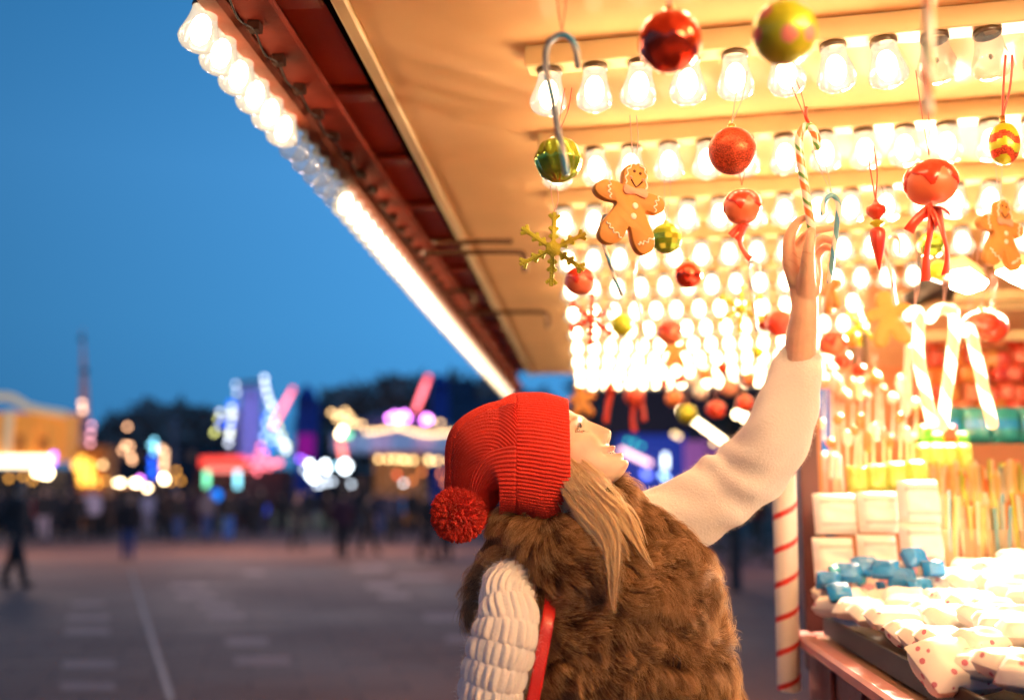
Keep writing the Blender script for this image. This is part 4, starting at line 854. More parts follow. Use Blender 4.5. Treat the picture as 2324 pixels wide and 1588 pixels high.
lampset(o, [(860, 1041), (880, 1041), (896, 1041), (912, 1042), (922, 1044), (938, 1044), (972, 1042), (976, 1046), (992, 1045), (1020, 1044)], D - .5, 4.5, E('row', (1, .60, .24), 60), 'rim_bulb')
lampset(o, [(884, 948), (896, 942), (904, 950), (918, 940), (924, 948), (910, 944)], D - .6, 6, l_mag); lampset(o, [(968, 948), (973, 952), (964, 954)], D - .6, 6, l_mag)
for k, t in enumerate(np.linspace(0, 1, 7)): lampset(o, [(972 - 28 * t, 856 + 72 * t)], D + 1, 5 + 1.5 * math.sin(t * 3), l_pink if k else l_red)
bar(o, 'red_arm', (975, 850), (940, 940), D + 1.2, 8, mat('arm_red', (.3, .02, .02), .4))
for x0 in (850, 900, 950, 1000): bar(o, 'pole', (x0, 1180), (x0, 1022), D - .3, 3, mat('brass_pole', (.5, .3, .1), .3, metal=1))
lampset(o, [(900, 1075), (935, 1090), (958, 1070), (1000, 1075), (1010, 1095)], D - .4, 4, E('dim_orange', (1, .25, .06), 9)); lampset(o, [(916, 1096)], D - 1, 4, E('dim_white', (.8, .75, .75), 14)); lampset(o, [(902, 1078)], D - 1, 4, l_red)
# green and red lit post with big white floodlights
D = 40.6; o = empty('flood_mast', G(782, D), 'mast with a red tube, a mint lamp and dazzling white floodlights', 'light mast'); bar(o, 'mast', (784, 1200), (778, 990), D + .3, 6, dkm)
bar(o, 'red_tube', (772, 1000), (780, 1040), D, 12, E('tube_red', (1, .22, .18), 6), .2); lampset(o, [(786, 985), (780, 988), (792, 986)], D, 6, l_green); lampset(o, [(778, 975), (772, 985)], D, 6, l_warm_hi)
for x, y in ((776, 1058), (790, 1058), (783, 1066), (783, 1050), (733, 1058), (741, 1064), (738, 1052), (703, 1052), (709, 1062), (704, 1078), (712, 1086)): lampset(o, [(x, y)], D - .2, 5.5, l_white, 'floodlight')
lampset(o, [(728, 1098), (742, 1094), (720, 1100), (754, 1092), (797, 1098), (735, 1080), (690, 1065)], D - .3, 4.5, E('soft_white', (.75, .86, 1), 32), 'floodlight'); lampset(o, [(765, 1055)], D, 5, l_cyan)
# lights on the far side, seen between her face and the sleeve
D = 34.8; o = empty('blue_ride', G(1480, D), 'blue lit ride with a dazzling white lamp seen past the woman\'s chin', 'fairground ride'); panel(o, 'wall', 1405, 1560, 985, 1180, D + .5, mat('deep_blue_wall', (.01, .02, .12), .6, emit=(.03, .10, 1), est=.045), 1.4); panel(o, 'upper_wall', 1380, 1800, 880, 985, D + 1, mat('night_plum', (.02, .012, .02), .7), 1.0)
bar(o, 'white_lamp', (1510, 1030), (1510, 1062), D - .1, 8, E('big_white', (.75, .88, 1), 40), .2); lampset(o, [(1504, 1078), (1512, 1084)], D - .1, 5, E('sky_lamp', (.3, .5, 1), 60)); lampset(o, [(1466, 1080), (1472, 1078), (1462, 1072)], D - .1, 6, E('periwinkle', (.15, .2, 1), 30))
for t in np.linspace(0, 1, 7): lampset(o, [(1412 + 60 * t, 1022 + 28 * t)], D - .1, 6, E('pinkish', (1, .55, .62), 30))
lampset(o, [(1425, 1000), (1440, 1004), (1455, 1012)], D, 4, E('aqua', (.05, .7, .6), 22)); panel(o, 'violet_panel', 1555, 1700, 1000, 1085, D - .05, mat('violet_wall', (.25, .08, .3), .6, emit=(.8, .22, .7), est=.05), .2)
D = 14.0; o = empty('string_lights', P(1600, 960, D), 'short slanting string of dazzling white bulbs under the far end of the canopy', 'string lights')
q = MB(); V, F = tube(smooth_path([P(1480, 870, D), P(1545, 925, D), P(1640, 1005, D), P(1690, 1000, D), P(1760, 900, D)], 30), .008, 6); q.add(V, F); q.build('cable', wm, o)
for k in range(10): lampset(o, [(1546 + 10.5 * k, 932 + 7.6 * k)], D, 5.5, l_warm_hi, 'bulb')
lampset(o, [(1672, 940), (1684, 936), (1690, 948)], D, 6, l_warm_hi, 'bulb'); lampset(o, [(1540, 990), (1530, 985), (1620, 1005), (1645, 1000)], D, 5, E('soft_warm', (1, .66, .30), 34), 'bulb')
D = 16.0; o = empty('dark_tree', G(1665, D), 'dark fir branches behind the slanting string of bulbs', 'tree'); q = MB(); c0 = P(1665, 1180, D); V, F = tube([c0 * [1, 1, 0], P(1665, 900, D)], [.1, .03], 8); q.add(V, F); q.build('trunk', dkm, o)
q = MB(); rn = random.Random(5)
for k in range(900):
    t = rn.random(); rr = (.15 + .75 * t) * rn.random() ** .5; a_ = rn.uniform(0, 6.28); p = np.array([P(1665, 0, D)[0] + rr * math.cos(a_), c0[1] + rr * math.sin(a_), Z(900, D) - t * 2.6]); u = rng.normal(size=3) * .10; v = rng.normal(size=3) * .04; q.add([p, p + u, p + v], [(0, 1, 2)])
q.build('crown', mat('fir_dark', (.02, .03, .012), .7), o, smooth=False)
for (x, y, d, c, e_) in ((905, 900, 27, (1, .70, .60), 140), (520, 900, 27, (1, .70, .62), 160), (40, 880, 26, (1, .70, .60), 150), (1500, 900, 20, (1, .6, .4), 90)):  # added point lights in mid-air, brightening the paving before the rides
    L_ = bpy.data.lights.new('ground_fill', 'POINT'); L_.energy = e_; L_.color = c; L_.shadow_soft_size = .6; lo = bpy.data.objects.new('ground_fill_light', L_); COL.objects.link(lo); lo.location = tuple(P(x, y, d))
# far wooded hills as one mass each
tw = mat('bare_wood', (.42, .27, .24), .85)
for (D, outline) in ((95, [(225, 985), (250, 965), (290, 950), (330, 935), (370, 932), (420, 936), (470, 945), (530, 955), (560, 965)]), (85, [(690, 930), (740, 908), (790, 898), (850, 895), (860, 872), (900, 862), (950, 868), (970, 880), (1040, 865), (1100, 880), (1300, 930), (1480, 190), (1800, 890)])):
    q = MB(); s = D / FPX; xs = [p[0] for p in outline]; ys = [p[1] for p in outline]
    for k in range(5200):
        x = rn.uniform(xs[0], xs[-1]); yt = np.interp(x, xs, ys) + 7 * math.sin(x * .09) + 5 * math.sin(x * .21); y = yt + (1130 - yt) * rn.random() ** 1.5; p = P(x, y, D + rn.uniform(-3, 3)); u = rng.normal(size=3) * .9; v = rng.normal(size=3) * .7; q.add([p - u / 2, p + u / 2, p + v], [(0, 1, 2)])
    V = []; n = 60
    for i in range(n):
        x = xs[0] + (xs[-1] - xs[0]) * i / (n - 1); a_ = P(x, np.interp(x, xs, ys) + 16, D + 3); V += [a_, [a_[0], a_[1], 0]]
    q.add(V, grid_faces(n, 2)); tag(q.build('treeline', tw, smooth=False), 'far dark wooded skyline %s' % ('in the left third of the picture' if D == 95 else 'running from the blue tower to the right'), 'woodland', kind='stuff')
# low dark buildings that close the square
for (x0, x1, y0, D, lab, c) in ((-60, 260, 1085, 68, 'dark low building behind the golden carousel front', (.03, .02, .02)), (255, 470, 1010, 76, 'dark long building in front of the left treeline', (.035, .03, .04)), (380, 700, 1085, 72, 'dark building behind the red signed booth', (.03, .022, .03)), (640, 1100, 1070, 70, 'dark building behind the carousel', (.03, .022, .02))):
    o = empty('far_building', G((x0 + x1) / 2, D), lab, 'building', 'dark buildings round the square'); m = mat('wall_%d' % x0, c, .8, var=(.3, .4)); panel(o, 'wall', x0, x1, y0, 1180, D, m, 4)
    for k in range(int((x1 - x0) / 40)): panel(o, 'window', x0 + 12 + k * 40, x0 + 28 + k * 40, y0 + 14, y0 + 34, D - .03, mat('window_dim', (.06, .05, .06), .2, emit=(1, .5, .2), est=.01), .05)
# pale barriers seen low behind the crowd
for k, (x, lab) in enumerate(((500, 'leftmost'), (640, 'second'), (706, 'third'), (750, 'fourth'), (890, 'fifth'), (985, 'rightmost'))):
    D = 44; o = MB(); s = D / FPX; c = P(x, 1180, D)
    for j in range(4): V, F = bbox(c + np.array([(j - 1.5) * 12 * s, 0, .0]), (8 * s, .05, 38 * s), None, .01); o.add(V, F)
    V, F = bbox(c + UP * .25, (50 * s, .04, .06), None, .01); o.add(V, F); tag(o.build('barrier', mat('barrier_pale', (.36, .34, .20), .5), smooth=False), 'pale low barrier glimpsed between the legs of the crowd, %s of six' % lab, 'barrier', 'pale barriers behind the crowd')

# ================================================================== THE CROWD
def remeshed(mb, voxel, iters=4):
    o = mb.build('tmp', [], None); m = o.modifiers.new('r', 'REMESH'); m.mode = 'VOXEL'; m.voxel_size = voxel; s_ = o.modifiers.new('s', 'SMOOTH'); s_.iterations = iters; s_.factor = .5
    dg = bpy.context.evaluated_depsgraph_get(); dg.update(); me = bpy.data.meshes.new_from_object(o.evaluated_get(dg)); bpy.data.objects.remove(o); return me
skin_far = mat('far_skin', (.45, .26, .18), .6)
def build_person(v):
    """v: stride, arm bend, height factor; origin between the feet, facing -Y"""
    st, ab = v; b = MB(); c = MB(); t = MB(); shs = []; A = np.array
    b.add(*sphere((0, 0, 1.60), .105, 16, 10, (.78, .92, 1.12))); b.add(*tube([(0, 0, 1.36), (0, -.01, 1.52)], .055, 10)); b.add(*sphere((0, -.10, 1.585), .018, 8, 6, (1, 1.2, 1.4)))
    b.add(*tube([(0, 0, .95), (0, 0, 1.15), (0, 0, 1.40)], [.15, .13, .14], 12, flat=.65, ref=(1, 0, 0)))
    c.add(*tube([(0, 0, .80), (0, 0, 1.0), (0, 0, 1.18), (0, 0, 1.36), (0, 0, 1.44)], [.22, .20, .19, .20, .11], 16, flat=.68, ref=(1, 0, 0)))
    for s_ in (-1, 1):
        hip = A([s_ * .09, 0, .92]); kn = A([s_ * .10, -s_ * st * .5 - .02, .50]); an = A([s_ * .11, -s_ * st, .09])
        for mb, r in ((b, (.075, .055, .04)), (t, (.098, .078, .062))): mb.add(*tube([hip, (hip + kn) / 2, kn, (kn + an) / 2, an], [r[0], (r[0] + r[1]) / 2, r[1], r[1] * .95, r[2]], 12))
        sh = MB(); shs.append(sh); sh.add(*sphere(an + A([0, -.06, -.045]), .05, 14, 8, (.85, 2.4, .9)))
        sd = A([s_ * .19, 0, 1.38]); el = A([s_ * .26, .03 + s_ * st * .2, 1.10]); wr = A([s_ * .24, -.08 - ab * .2 + s_ * st * .3, .86 + ab * .3])
        for mb, r in ((b, (.045, .038, .026)), (c, (.07, .062, .052))): mb.add(*tube([sd, (sd + el) / 2, el, (el + wr) / 2, wr], [r[0], r[0], r[1], r[1], r[2]], 10, round_cap=True))
        d_ = (wr - el) / np.linalg.norm(wr - el); b.add(*tube([wr, wr + d_ * .08], .03, 8, flat=.5, round_cap=True))
        for f in range(4): b.add(*tube([wr + d_ * .06 + A([0, (f - 1.5) * .014, 0]), wr + d_ * (.15 - .01 * abs(f - 1.5)) + A([0, (f - 1.5) * .016, -.01])], .008, 6))
        b.add(*tube([wr + d_ * .03, wr + d_ * .08 + A([0, -.04, 0])], .010, 6))
    hr = MB(); hr.add(*sphere((0, .018, 1.625), .112, 16, 10, (.82, .9, 1.05)))
    me = [remeshed(b, .013, 2), remeshed(c, .02, 3), remeshed(t, .016, 2)]
    for k, (m_, vv) in enumerate(zip(('s', 's', 'hair'), (*shs, hr))): q = vv.build('x', []); me.append(q.data); bpy.data.objects.remove(q)
    for m_ in me:
        m_.materials.clear(); m_.materials.append(None)
        m_.polygons.foreach_set('use_smooth', [True] * len(m_.polygons)); m_.update()
    return me
variants = [build_person(v) for v in ((.05, 0), (.22, .3), (-.26, .1), (.14, .8))]
coats = [('black', (.008, .007, .009)), ('dark brown', (.03, .015, .012)), ('navy', (.010, .012, .035)), ('charcoal', (.02, .018, .022)), ('plum', (.05, .012, .025)), ('grey', (.12, .10, .12)), ('red', (.32, .02, .02)), ('pale lilac', (.40, .34, .42)), ('light blue', (.10, .28, .55))]
trous = [('black trousers', (.008, .008, .01)), ('blue jeans', (.03, .06, .18)), ('grey trousers', (.06, .055, .07)), ('pale trousers', (.35, .28, .32)), ('bright blue jeans', (.03, .11, .38))]
def person(x, yfeet, ci, ti, rz, v, label, hf=1.0):
    D = EYE / math.tan(0) if False else None
    p = gp(x, yfeet); o = empty('person', p, label, 'person', 'people in the blurred crowd'); o.rotation_euler = (0, 0, rz); o.scale = (hf,) * 3
    me = variants[v]; ms = [skin_far, mat('coat_' + coats[ci][0], coats[ci][1], .8), mat('legs_' + trous[ti][0], trous[ti][1], .8), mat('shoe_black', (.01, .01, .01), .5), mat('shoe_black'), mat('hair_dark', (.02, .012, .008), .6)]
    for nm, m_, k in zip(('body', 'coat', 'trousers', 'shoe', 'shoe', 'hair'), me, ms):
        q = bpy.data.objects.new(nm, m_); COL.objects.link(q); q.parent = o; q.material_slots[0].link = 'OBJECT'; q.material_slots[0].material = k
crowd = [(-8, 1215, 3, 0, 0, 0), (30, 1330, 0, 0, 1.4, 2), (75, 1222, 6, 2, 0, 0), (95, 1228, 0, 3, .6, 0), (112, 1215, 3, 0, .3, 1), (140, 1222, 0, 0, 2, 0), (152, 1210, 1, 0, 0, 0), (172, 1226, 0, 0, 3, 1), (186, 1212, 3, 0, 1, 3), (203, 1224, 7, 0, 0, 0), (222, 1216, 0, 0, 3, 0), (240, 1222, 1, 0, 0, 1), (262, 1210, 3, 0, 3, 0),
         (289, 1272, 1, 1, 0, 0), (318, 1205, 0, 2, 0, 3), (332, 1212, 7, 3, 3, 0), (362, 1216, 0, 0, 1.5, 2), (382, 1222, 1, 0, 3, 0), (402, 1226, 0, 1, 0, 0), (425, 1204, 4, 0, 1, 0), (468, 1226, 5, 1, 3, 0), (487, 1208, 0, 0, 0, 1), (517, 1228, 0, 4, 3, 0), (548, 1206, 3, 0, 1.5, 1), (572, 1216, 0, 0, 3, 0), (590, 1210, 1, 2, 0, 3), (638, 1212, 0, 0, 3, 0), (672, 1246, 0, 0, 1.5, 2), (700, 1208, 3, 2, 0, 0),
         (742, 1212, 1, 0, 0, 0), (775, 1268, 4, 0, 3, 1), (800, 1216, 0, 0, 1, 0), (833, 1256, 0, 0, 1.5, 2), (862, 1214, 2, 1, 0, 0), (888, 1232, 2, 0, 3, 0), (908, 1206, 8, 0, 3, 3), (935, 1212, 0, 0, 0, 0), (968, 1268, 0, 0, 1.4, 2), (1012, 1268, 3, 0, 3, 1), (1028, 1214, 0, 0, 0, 0), (1060, 1218, 1, 0, 2, 0), (1722, 1228, 6, 0, 0, 0)]
for i, (x, yf, ci, ti, rz, v) in enumerate(crowd):
    lab = '%s person from the left in the crowd, %s coat and %s' % (ordn(i), coats[ci][0], trous[ti][0]) if i < len(crowd) - 1 else 'person in a red coat glimpsed just left of the striped pole'
    person(x, yf, ci, ti, rz + .2 * math.sin(i * 3), v, lab, .95 + .07 * math.sin(i * 2.3))
# ================================================================== THE WOMAN
HD = 1.92; PX = HD / FPX
woman = empty('person', (P(1380, 1500, HD)[0], P(1380, 1500, HD)[1], 0), 'woman in red pompom hat and brown fur vest, reaching up for a candy cane', 'person')
def skin_mat():
    m = bpy.data.materials.new('skin'); m.use_nodes = True; nt = m.node_tree; b = nt.nodes['Principled BSDF']; L = nt.links
    b.inputs['Roughness'].default_value = .46; b.inputs['Subsurface Weight'].default_value = .25; b.inputs['Subsurface Radius'].default_value = (1, .3, .12); b.inputs['Subsurface Scale'].default_value = .01
    at = nt.nodes.new('ShaderNodeAttribute'); at.attribute_name = 'tone'; mx = nt.nodes.new('ShaderNodeMix'); mx.data_type = 'RGBA'
    tc = nt.nodes.new('ShaderNodeTexCoord'); n = nt.nodes.new('ShaderNodeTexNoise'); n.inputs['Scale'].default_value = 45; n.inputs['Detail'].default_value = 4; L.new(tc.outputs['Object'], n.inputs['Vector'])
    mr = nt.nodes.new('ShaderNodeMapRange'); mr.inputs[1].default_value = .3; mr.inputs[2].default_value = .7; mr.inputs[3].default_value = .92; mr.inputs[4].default_value = 1.06; L.new(n.outputs[0], mr.inputs[0])
    L.new(at.outputs['Color'], mx.inputs[6]); mx.blend_type = 'MULTIPLY'; mx.inputs[0].default_value = 1; L.new(mr.outputs[0], mx.inputs[7]); L.new(mx.outputs[2], b.inputs['Base Color'])
    bp = nt.nodes.new('ShaderNodeBump'); bp.inputs['Strength'].default_value = .12; bp.inputs['Distance'].default_value = .002; n2 = nt.nodes.new('ShaderNodeTexNoise'); n2.inputs['Scale'].default_value = 500; L.new(tc.outputs['Object'], n2.inputs['Vector']); L.new(n2.outputs[0], bp.inputs['Height']); L.new(bp.outputs[0], b.inputs['Normal'])
    return m
skin = skin_mat(); SK0 = np.array([.76, .52, .385])
# --- head
PIT, YAW = R(45), R(19)
Fv = np.array([math.cos(PIT) * math.cos(YAW), -math.cos(PIT) * math.sin(YAW), math.sin(PIT)])
Uv = np.array([-math.sin(PIT) * math.cos(YAW), math.sin(PIT) * math.sin(YAW), math.cos(PIT)])
Rv = np.cross(Fv, Uv)                       # her right, towards the lens
HC0 = P(1266, 1037, HD)
def HW(x, y, z): return HC0 + Rv * x + Fv * y + Uv * z
def g2(x, z, cx, cz, sx, sz): return np.exp(-((x - cx) / sx) ** 2 - ((z - cz) / sz) ** 2)
def sst(a, b_, v): t = np.clip((v - a) / (b_ - a), 0, 1); return t * t * (3 - 2 * t)
nu, nv = 300, 240
u = np.linspace(0, 2 * math.pi, nu, endpoint=False); v = np.linspace(.02, math.pi - .02, nv)
Ug, Vg = np.meshgrid(u, v, indexing='ij')
# concentrate columns in the face
Ug = Ug + .35 * np.sin(Ug * 2) * .5 * -1 + 0
dx = np.sin(Ug) * np.sin(Vg); dy = np.cos(Ug) * np.sin(Vg); dz = np.cos(Vg)
z = np.where(dz < 0, .122, .113) * dz; t = np.clip(-z / .122, 0, 1); sU = np.sin(Ug); cU = np.cos(Ug)
xw = np.interp(z, [-.122, -.1208, -.117, -.108, -.084, -.050, -.020, .020, .060, .090, .106, .113], [0, .012, .024, .036, .0515, .0640, .0705, .073, .068, .048, .026, 0])
yf = np.interp(z, [-.122, -.1205, -.116, -.107, -.090, -.050, -.020, .020, .060, .090, .106, .113], [0, .038, .062, .0790, .0860, .0825, .0830, .0850, .076, .054, .029, 0])
yb = np.interp(z, [-.122, -.108, -.080, -.050, -.020, .020, .060, .090, .106, .113], [0, .020, .038, .062, .085, .096, .090, .064, .034, 0])
kk = np.ones(9) / 9
x = xw * sU; y = np.where(cU > 0, yf * np.abs(cU) ** .80, -yb * np.abs(cU) ** .95)
z = z + .020 * np.clip(1 - y / .082, 0, 1.2) * t ** 3
def smv(A, n):
    k = np.hanning(n + 2)[1:-1]; k /= k.sum(); h_ = n // 2; return np.stack([np.convolve(np.pad(r_, h_, 'edge'), k, 'valid') for r_ in A])
x, y, z = smv(x, 13), smv(y, 13), smv(z, 13)
fr = sst(.05, .45, cU)
ax_ = np.abs(x)
h = np.zeros_like(x)
nosew = np.interp(z, [-.055, -.047, -.040, -.02, .0, .015], [.009, .0125, .0115, .0085, .0072, .008])
nosea = np.interp(z, [-.060, -.0525, -.0485, -.044, -.038, -.030, -.010, .004, .018, .030], [0, .003, .013, .0215, .0245, .0215, .0135, .0065, .002, 0])
nosea = smv(nosea, 7); h += nosea * np.exp(-(x / nosew) ** 2)
h += .0075 * g2(ax_, z, .0125, -.044, .0055, .0065) - .0030 * g2(ax_, z, .0075, -.050, .0035, .0028)
h += -.0105 * g2(ax_, z, .031, -.004, .0150, .0105) + .0045 * g2(ax_, z, .030, .020, .020, .008) + .002 * g2(x, z, 0, .02, .012, .01)
h += .0055 * g2(ax_, z, .036, -.036, .018, .018) + .0035 * g2(ax_, z, .050, -.018, .016, .014)
smile = .006 * (ax_ / .024) ** 2
zz = z - smile * (ax_ < .04)
h += .0085 * g2(x, zz, 0, -.0640, .022, .0048) - .0022 * g2(x, z, 0, -.058, .0035, .004)
h += .0062 * g2(x, zz, 0, -.0835, .019, .0060)
h += -.0100 * g2(x, zz, 0, -.0740, .0205, .0040)
h += -.0030 * g2(ax_, z, .031, -.066, .004, .010) - .0035 * g2(x, z, 0, -.0935, .016, .0040) + .0080 * g2(x, z, 0, -.104, .018, .013)
h += .006 * g2(ax_, z, .047, -.085, .016, .016)
y = y + h * fr
# tone: lips, blush, brows; shade over the eyes and in the mouth painted in
lipm = np.clip(1.25 * g2(x, zz, 0, -.0655, .021, .0045) + 1.25 * g2(x, zz, 0, -.0830, .018, .0052), 0, 1) * fr
inn = np.clip(1.5 * g2(x, zz, 0, -.0745, .0190, .0040), 0, 1) * fr
blush = np.clip(g2(ax_, z, .042, -.036, .018, .016), 0, 1) * fr * .7
brow = np.clip(1.3 * g2(ax_, z - .10 * (ax_ - .03) * (ax_ < .035), .032, .0185, .014, .0032), 0, 1) * fr * .75
shd = np.clip(1.2 * g2(ax_, z, .031, .006, .014, .004), 0, 1) * fr * .35
tone = np.empty(x.shape + (3,)); tone[:] = SK0
for w_, c_ in ((blush, (.76, .36, .26)), (lipm, (.60, .20, .16)), (brow, (.22, .11, .05)), (shd, (.40, .2, .12)), (inn, (.10, .02, .015))): tone = tone * (1 - w_[..., None]) + np.array(c_) * w_[..., None]
HVtx = (HC0 + x[..., None] * Rv + y[..., None] * Fv + z[..., None] * Uv).reshape(-1, 3)
HF = grid_faces(nu, nv, cu=True); HF += [tuple(i * nv for i in range(nu))[::-1], tuple(i * nv + nv - 1 for i in range(nu))]
# --- body: torso, arms, hand and legs grown together
b = MB()
def T_(pts, flat=1.0, ref=None, seg=18, n=4):
    p = np.array([P(a, c, d) for a, c, d, r in pts]); r = np.array([r * d / FPX for a, c, d, r in pts]); k = len(pts) * n
    q = smooth_path(np.hstack([p, r[:, None]]), k); b.add(*tube(q[:, :3], q[:, 3], seg, flat=flat, ref=ref, round_cap=True))
toc = (0, 1, 0)
T_([(1270, 1080, 1.93, 62), (1300, 1150, 1.93, 60), (1310, 1230, 1.93, 75)])
T_([(1315, 1240, 1.93, 110), (1340, 1330, 1.93, 165), (1350, 1450, 1.93, 170), (1370, 1600, 1.93, 160), (1385, 1760, 1.93, 175), (1390, 1900, 1.93, 185)], flat=.8, ref=(1, 0, 0))
T_([(1180, 1330, 1.82, 60), (1150, 1420, 1.72, 46), (1135, 1560, 1.69, 42), (1120, 1700, 1.67, 38), (1150, 1850, 1.62, 32), (1190, 1960, 1.57, 25)])
T_([(1190, 1960, 1.57, 26), (1200, 2000, 1.56, 32), (1205, 2040, 1.55, 30)], flat=.5)
for k in range(4): T_([(1185 + 13 * k, 2040, 1.55, 9), (1186 + 14 * k, 2085, 1.545, 8.5), (1190 + 13 * k, 2120 - 6 * abs(k - 1.5), 1.53, 7)])
T_([(1225, 1990, 1.54, 11), (1240, 2025, 1.52, 10), (1240, 2055, 1.51, 9)])
T_([(1430, 1240, 2.0, 60), (1510, 1190, 2.08, 50), (1620, 1130, 2.07, 44), (1720, 1060, 2.05, 40), (1755, 1015, 2.04, 38)])
T_([(1755, 1015, 2.04, 38), (1785, 930, 2.03, 37), (1812, 840, 2.02, 35.5), (1818, 770, 2.01, 35), (1824, 720, 2.0, 31), (1826, 685, 2.0, 29), (1825, 645, 2.003, 27), (1820, 610, 2.008, 22)])
T_([(1826, 700, 2.0, 29.5), (1824, 655, 2.0, 33), (1819, 618, 2.005, 38), (1818, 590, 2.01, 36)], flat=.60, ref=(1, 0, 0))
T_([(1806, 640, 1.995, 18), (1793, 600, 2.0, 17), (1789, 568, 2.0, 14)])
T_([(1845, 660, 1.99, 17), (1850, 625, 2.02, 15), (1851, 600, 2.035, 13)])
T_([(1828, 705, 2.003, 25), (1829, 665, 1.992, 24), (1831, 632, 1.973, 20), (1833, 602, 1.960, 16.5), (1835, 570, 1.953, 14), (1839, 545, 1.953, 12.6), (1841, 526, 1.957, 11)])
T_([(1797, 600, 2.0, 16.5), (1790, 566, 2.0, 15), (1793, 536, 2.0, 13), (1805, 512, 1.995, 11), (1816, 500, 1.99, 9.2), (1829, 493, 1.985, 8.2)])
T_([(1812, 605, 2.01, 17), (1811, 574, 2.015, 14.5), (1818, 547, 2.01, 12.4), (1840, 527, 2.0, 10), (1862, 521, 1.995, 9.2), (1885, 518.5, 1.99, 8)])
T_([(1830, 602, 2.025, 14), (1838, 574, 2.03, 12), (1853, 552, 2.025, 10.6), (1869, 541, 2.015, 9.6), (1887, 547, 2.005, 8)])
T_([(1850, 612, 2.035, 12.5), (1853, 587, 2.045, 11), (1862, 570, 2.04, 9.6), (1873, 561, 2.03, 8.6), (1885, 563, 2.02, 7.6)])
hip = P(1390, 1900, 1.93); LB = np.array([.40, .90, 0]); LB /= np.linalg.norm(LB)
legs = []
for sgn in (-1, 1):
    a0 = hip + LB * sgn * .09; k0 = np.array([a0[0] + .03 * sgn, a0[1], .47]); f0 = np.array([a0[0] + .02 + .05 * sgn, a0[1], .07]); legs.append((a0, k0, f0))
    b.add(*tube([a0 + UP * .03, (a0 + k0) / 2, k0, (k0 + f0) / 2, f0], [.095, .075, .055, .052, .038], 16, round_cap=True))
    b.add(*tube([f0 - UP * .03, f0 + np.array([.16, -.05, -.045])], [.034, .026], 12, round_cap=True))
bme = remeshed(b, .0022, 6)
nb = len(bme.vertices); co = np.empty(nb * 3, np.float32); bme.vertices.foreach_get('co', co); co = co.reshape(-1, 3)
fb_ = [tuple(p.vertices) for p in bme.polygons]
full = MB(); full.add(co, fb_); full.add(HVtx, HF)
body = full.build('body', skin, woman)
ca = body.data.color_attributes.new('tone', 'FLOAT_COLOR', 'POINT')
tn = np.ones((nb + len(HVtx), 4), np.float32); tn[:nb, :3] = SK0 * [.98, .86, .78]; tn[nb:, :3] = tone.reshape(-1, 3)  # skin below the head tinted redder, standing for backlight on the hand
hc_ = co
for (a_, c_, d_), r_, colr, amt in [((1829, 493, 1.98), .012, (.80, .36, .25), .7), ((1887, 519, 1.99), .012, (.80, .36, .25), .7), ((1888, 548, 2.0), .012, (.80, .36, .25), .7), ((1885, 563, 2.02), .012, (.80, .36, .25), .7), ((1841, 520, 1.955), .012, (.80, .38, .27), .6), ((1791, 535, 1.99), .010, (.76, .38, .26), .45), ((1835, 572, 1.94), .009, (.76, .38, .26), .4), ((1800, 610, 1.98), .016, (.74, .36, .25), .4)]:
    w_ = amt * np.exp(-((hc_ - P(a_, c_, d_)) ** 2).sum(1) / r_ ** 2)[:, None]; tn[:nb, :3] = tn[:nb, :3] * (1 - w_) + np.array(colr) * w_
for line in ([(1790, 588), (1803, 596), (1816, 610), (1822, 632)], [(1800, 572), (1812, 582), (1826, 588)], [(1782, 598), (1790, 606), (1800, 624), (1803, 650)]):  # palm creases drawn as darker lines, their shade put into the colour
    for q_ in smooth_path([P(a_, c_, 1.985) for a_, c_ in line], 16):
        w_ = .35 * np.exp(-((hc_[:, [0, 2]] - q_[[0, 2]]) ** 2).sum(1) / .0016 ** 2)[:, None]; tn[:nb, :3] = tn[:nb, :3] * (1 - w_) + np.array((.50, .20, .12)) * w_
ca.data.foreach_set('color', tn.ravel())
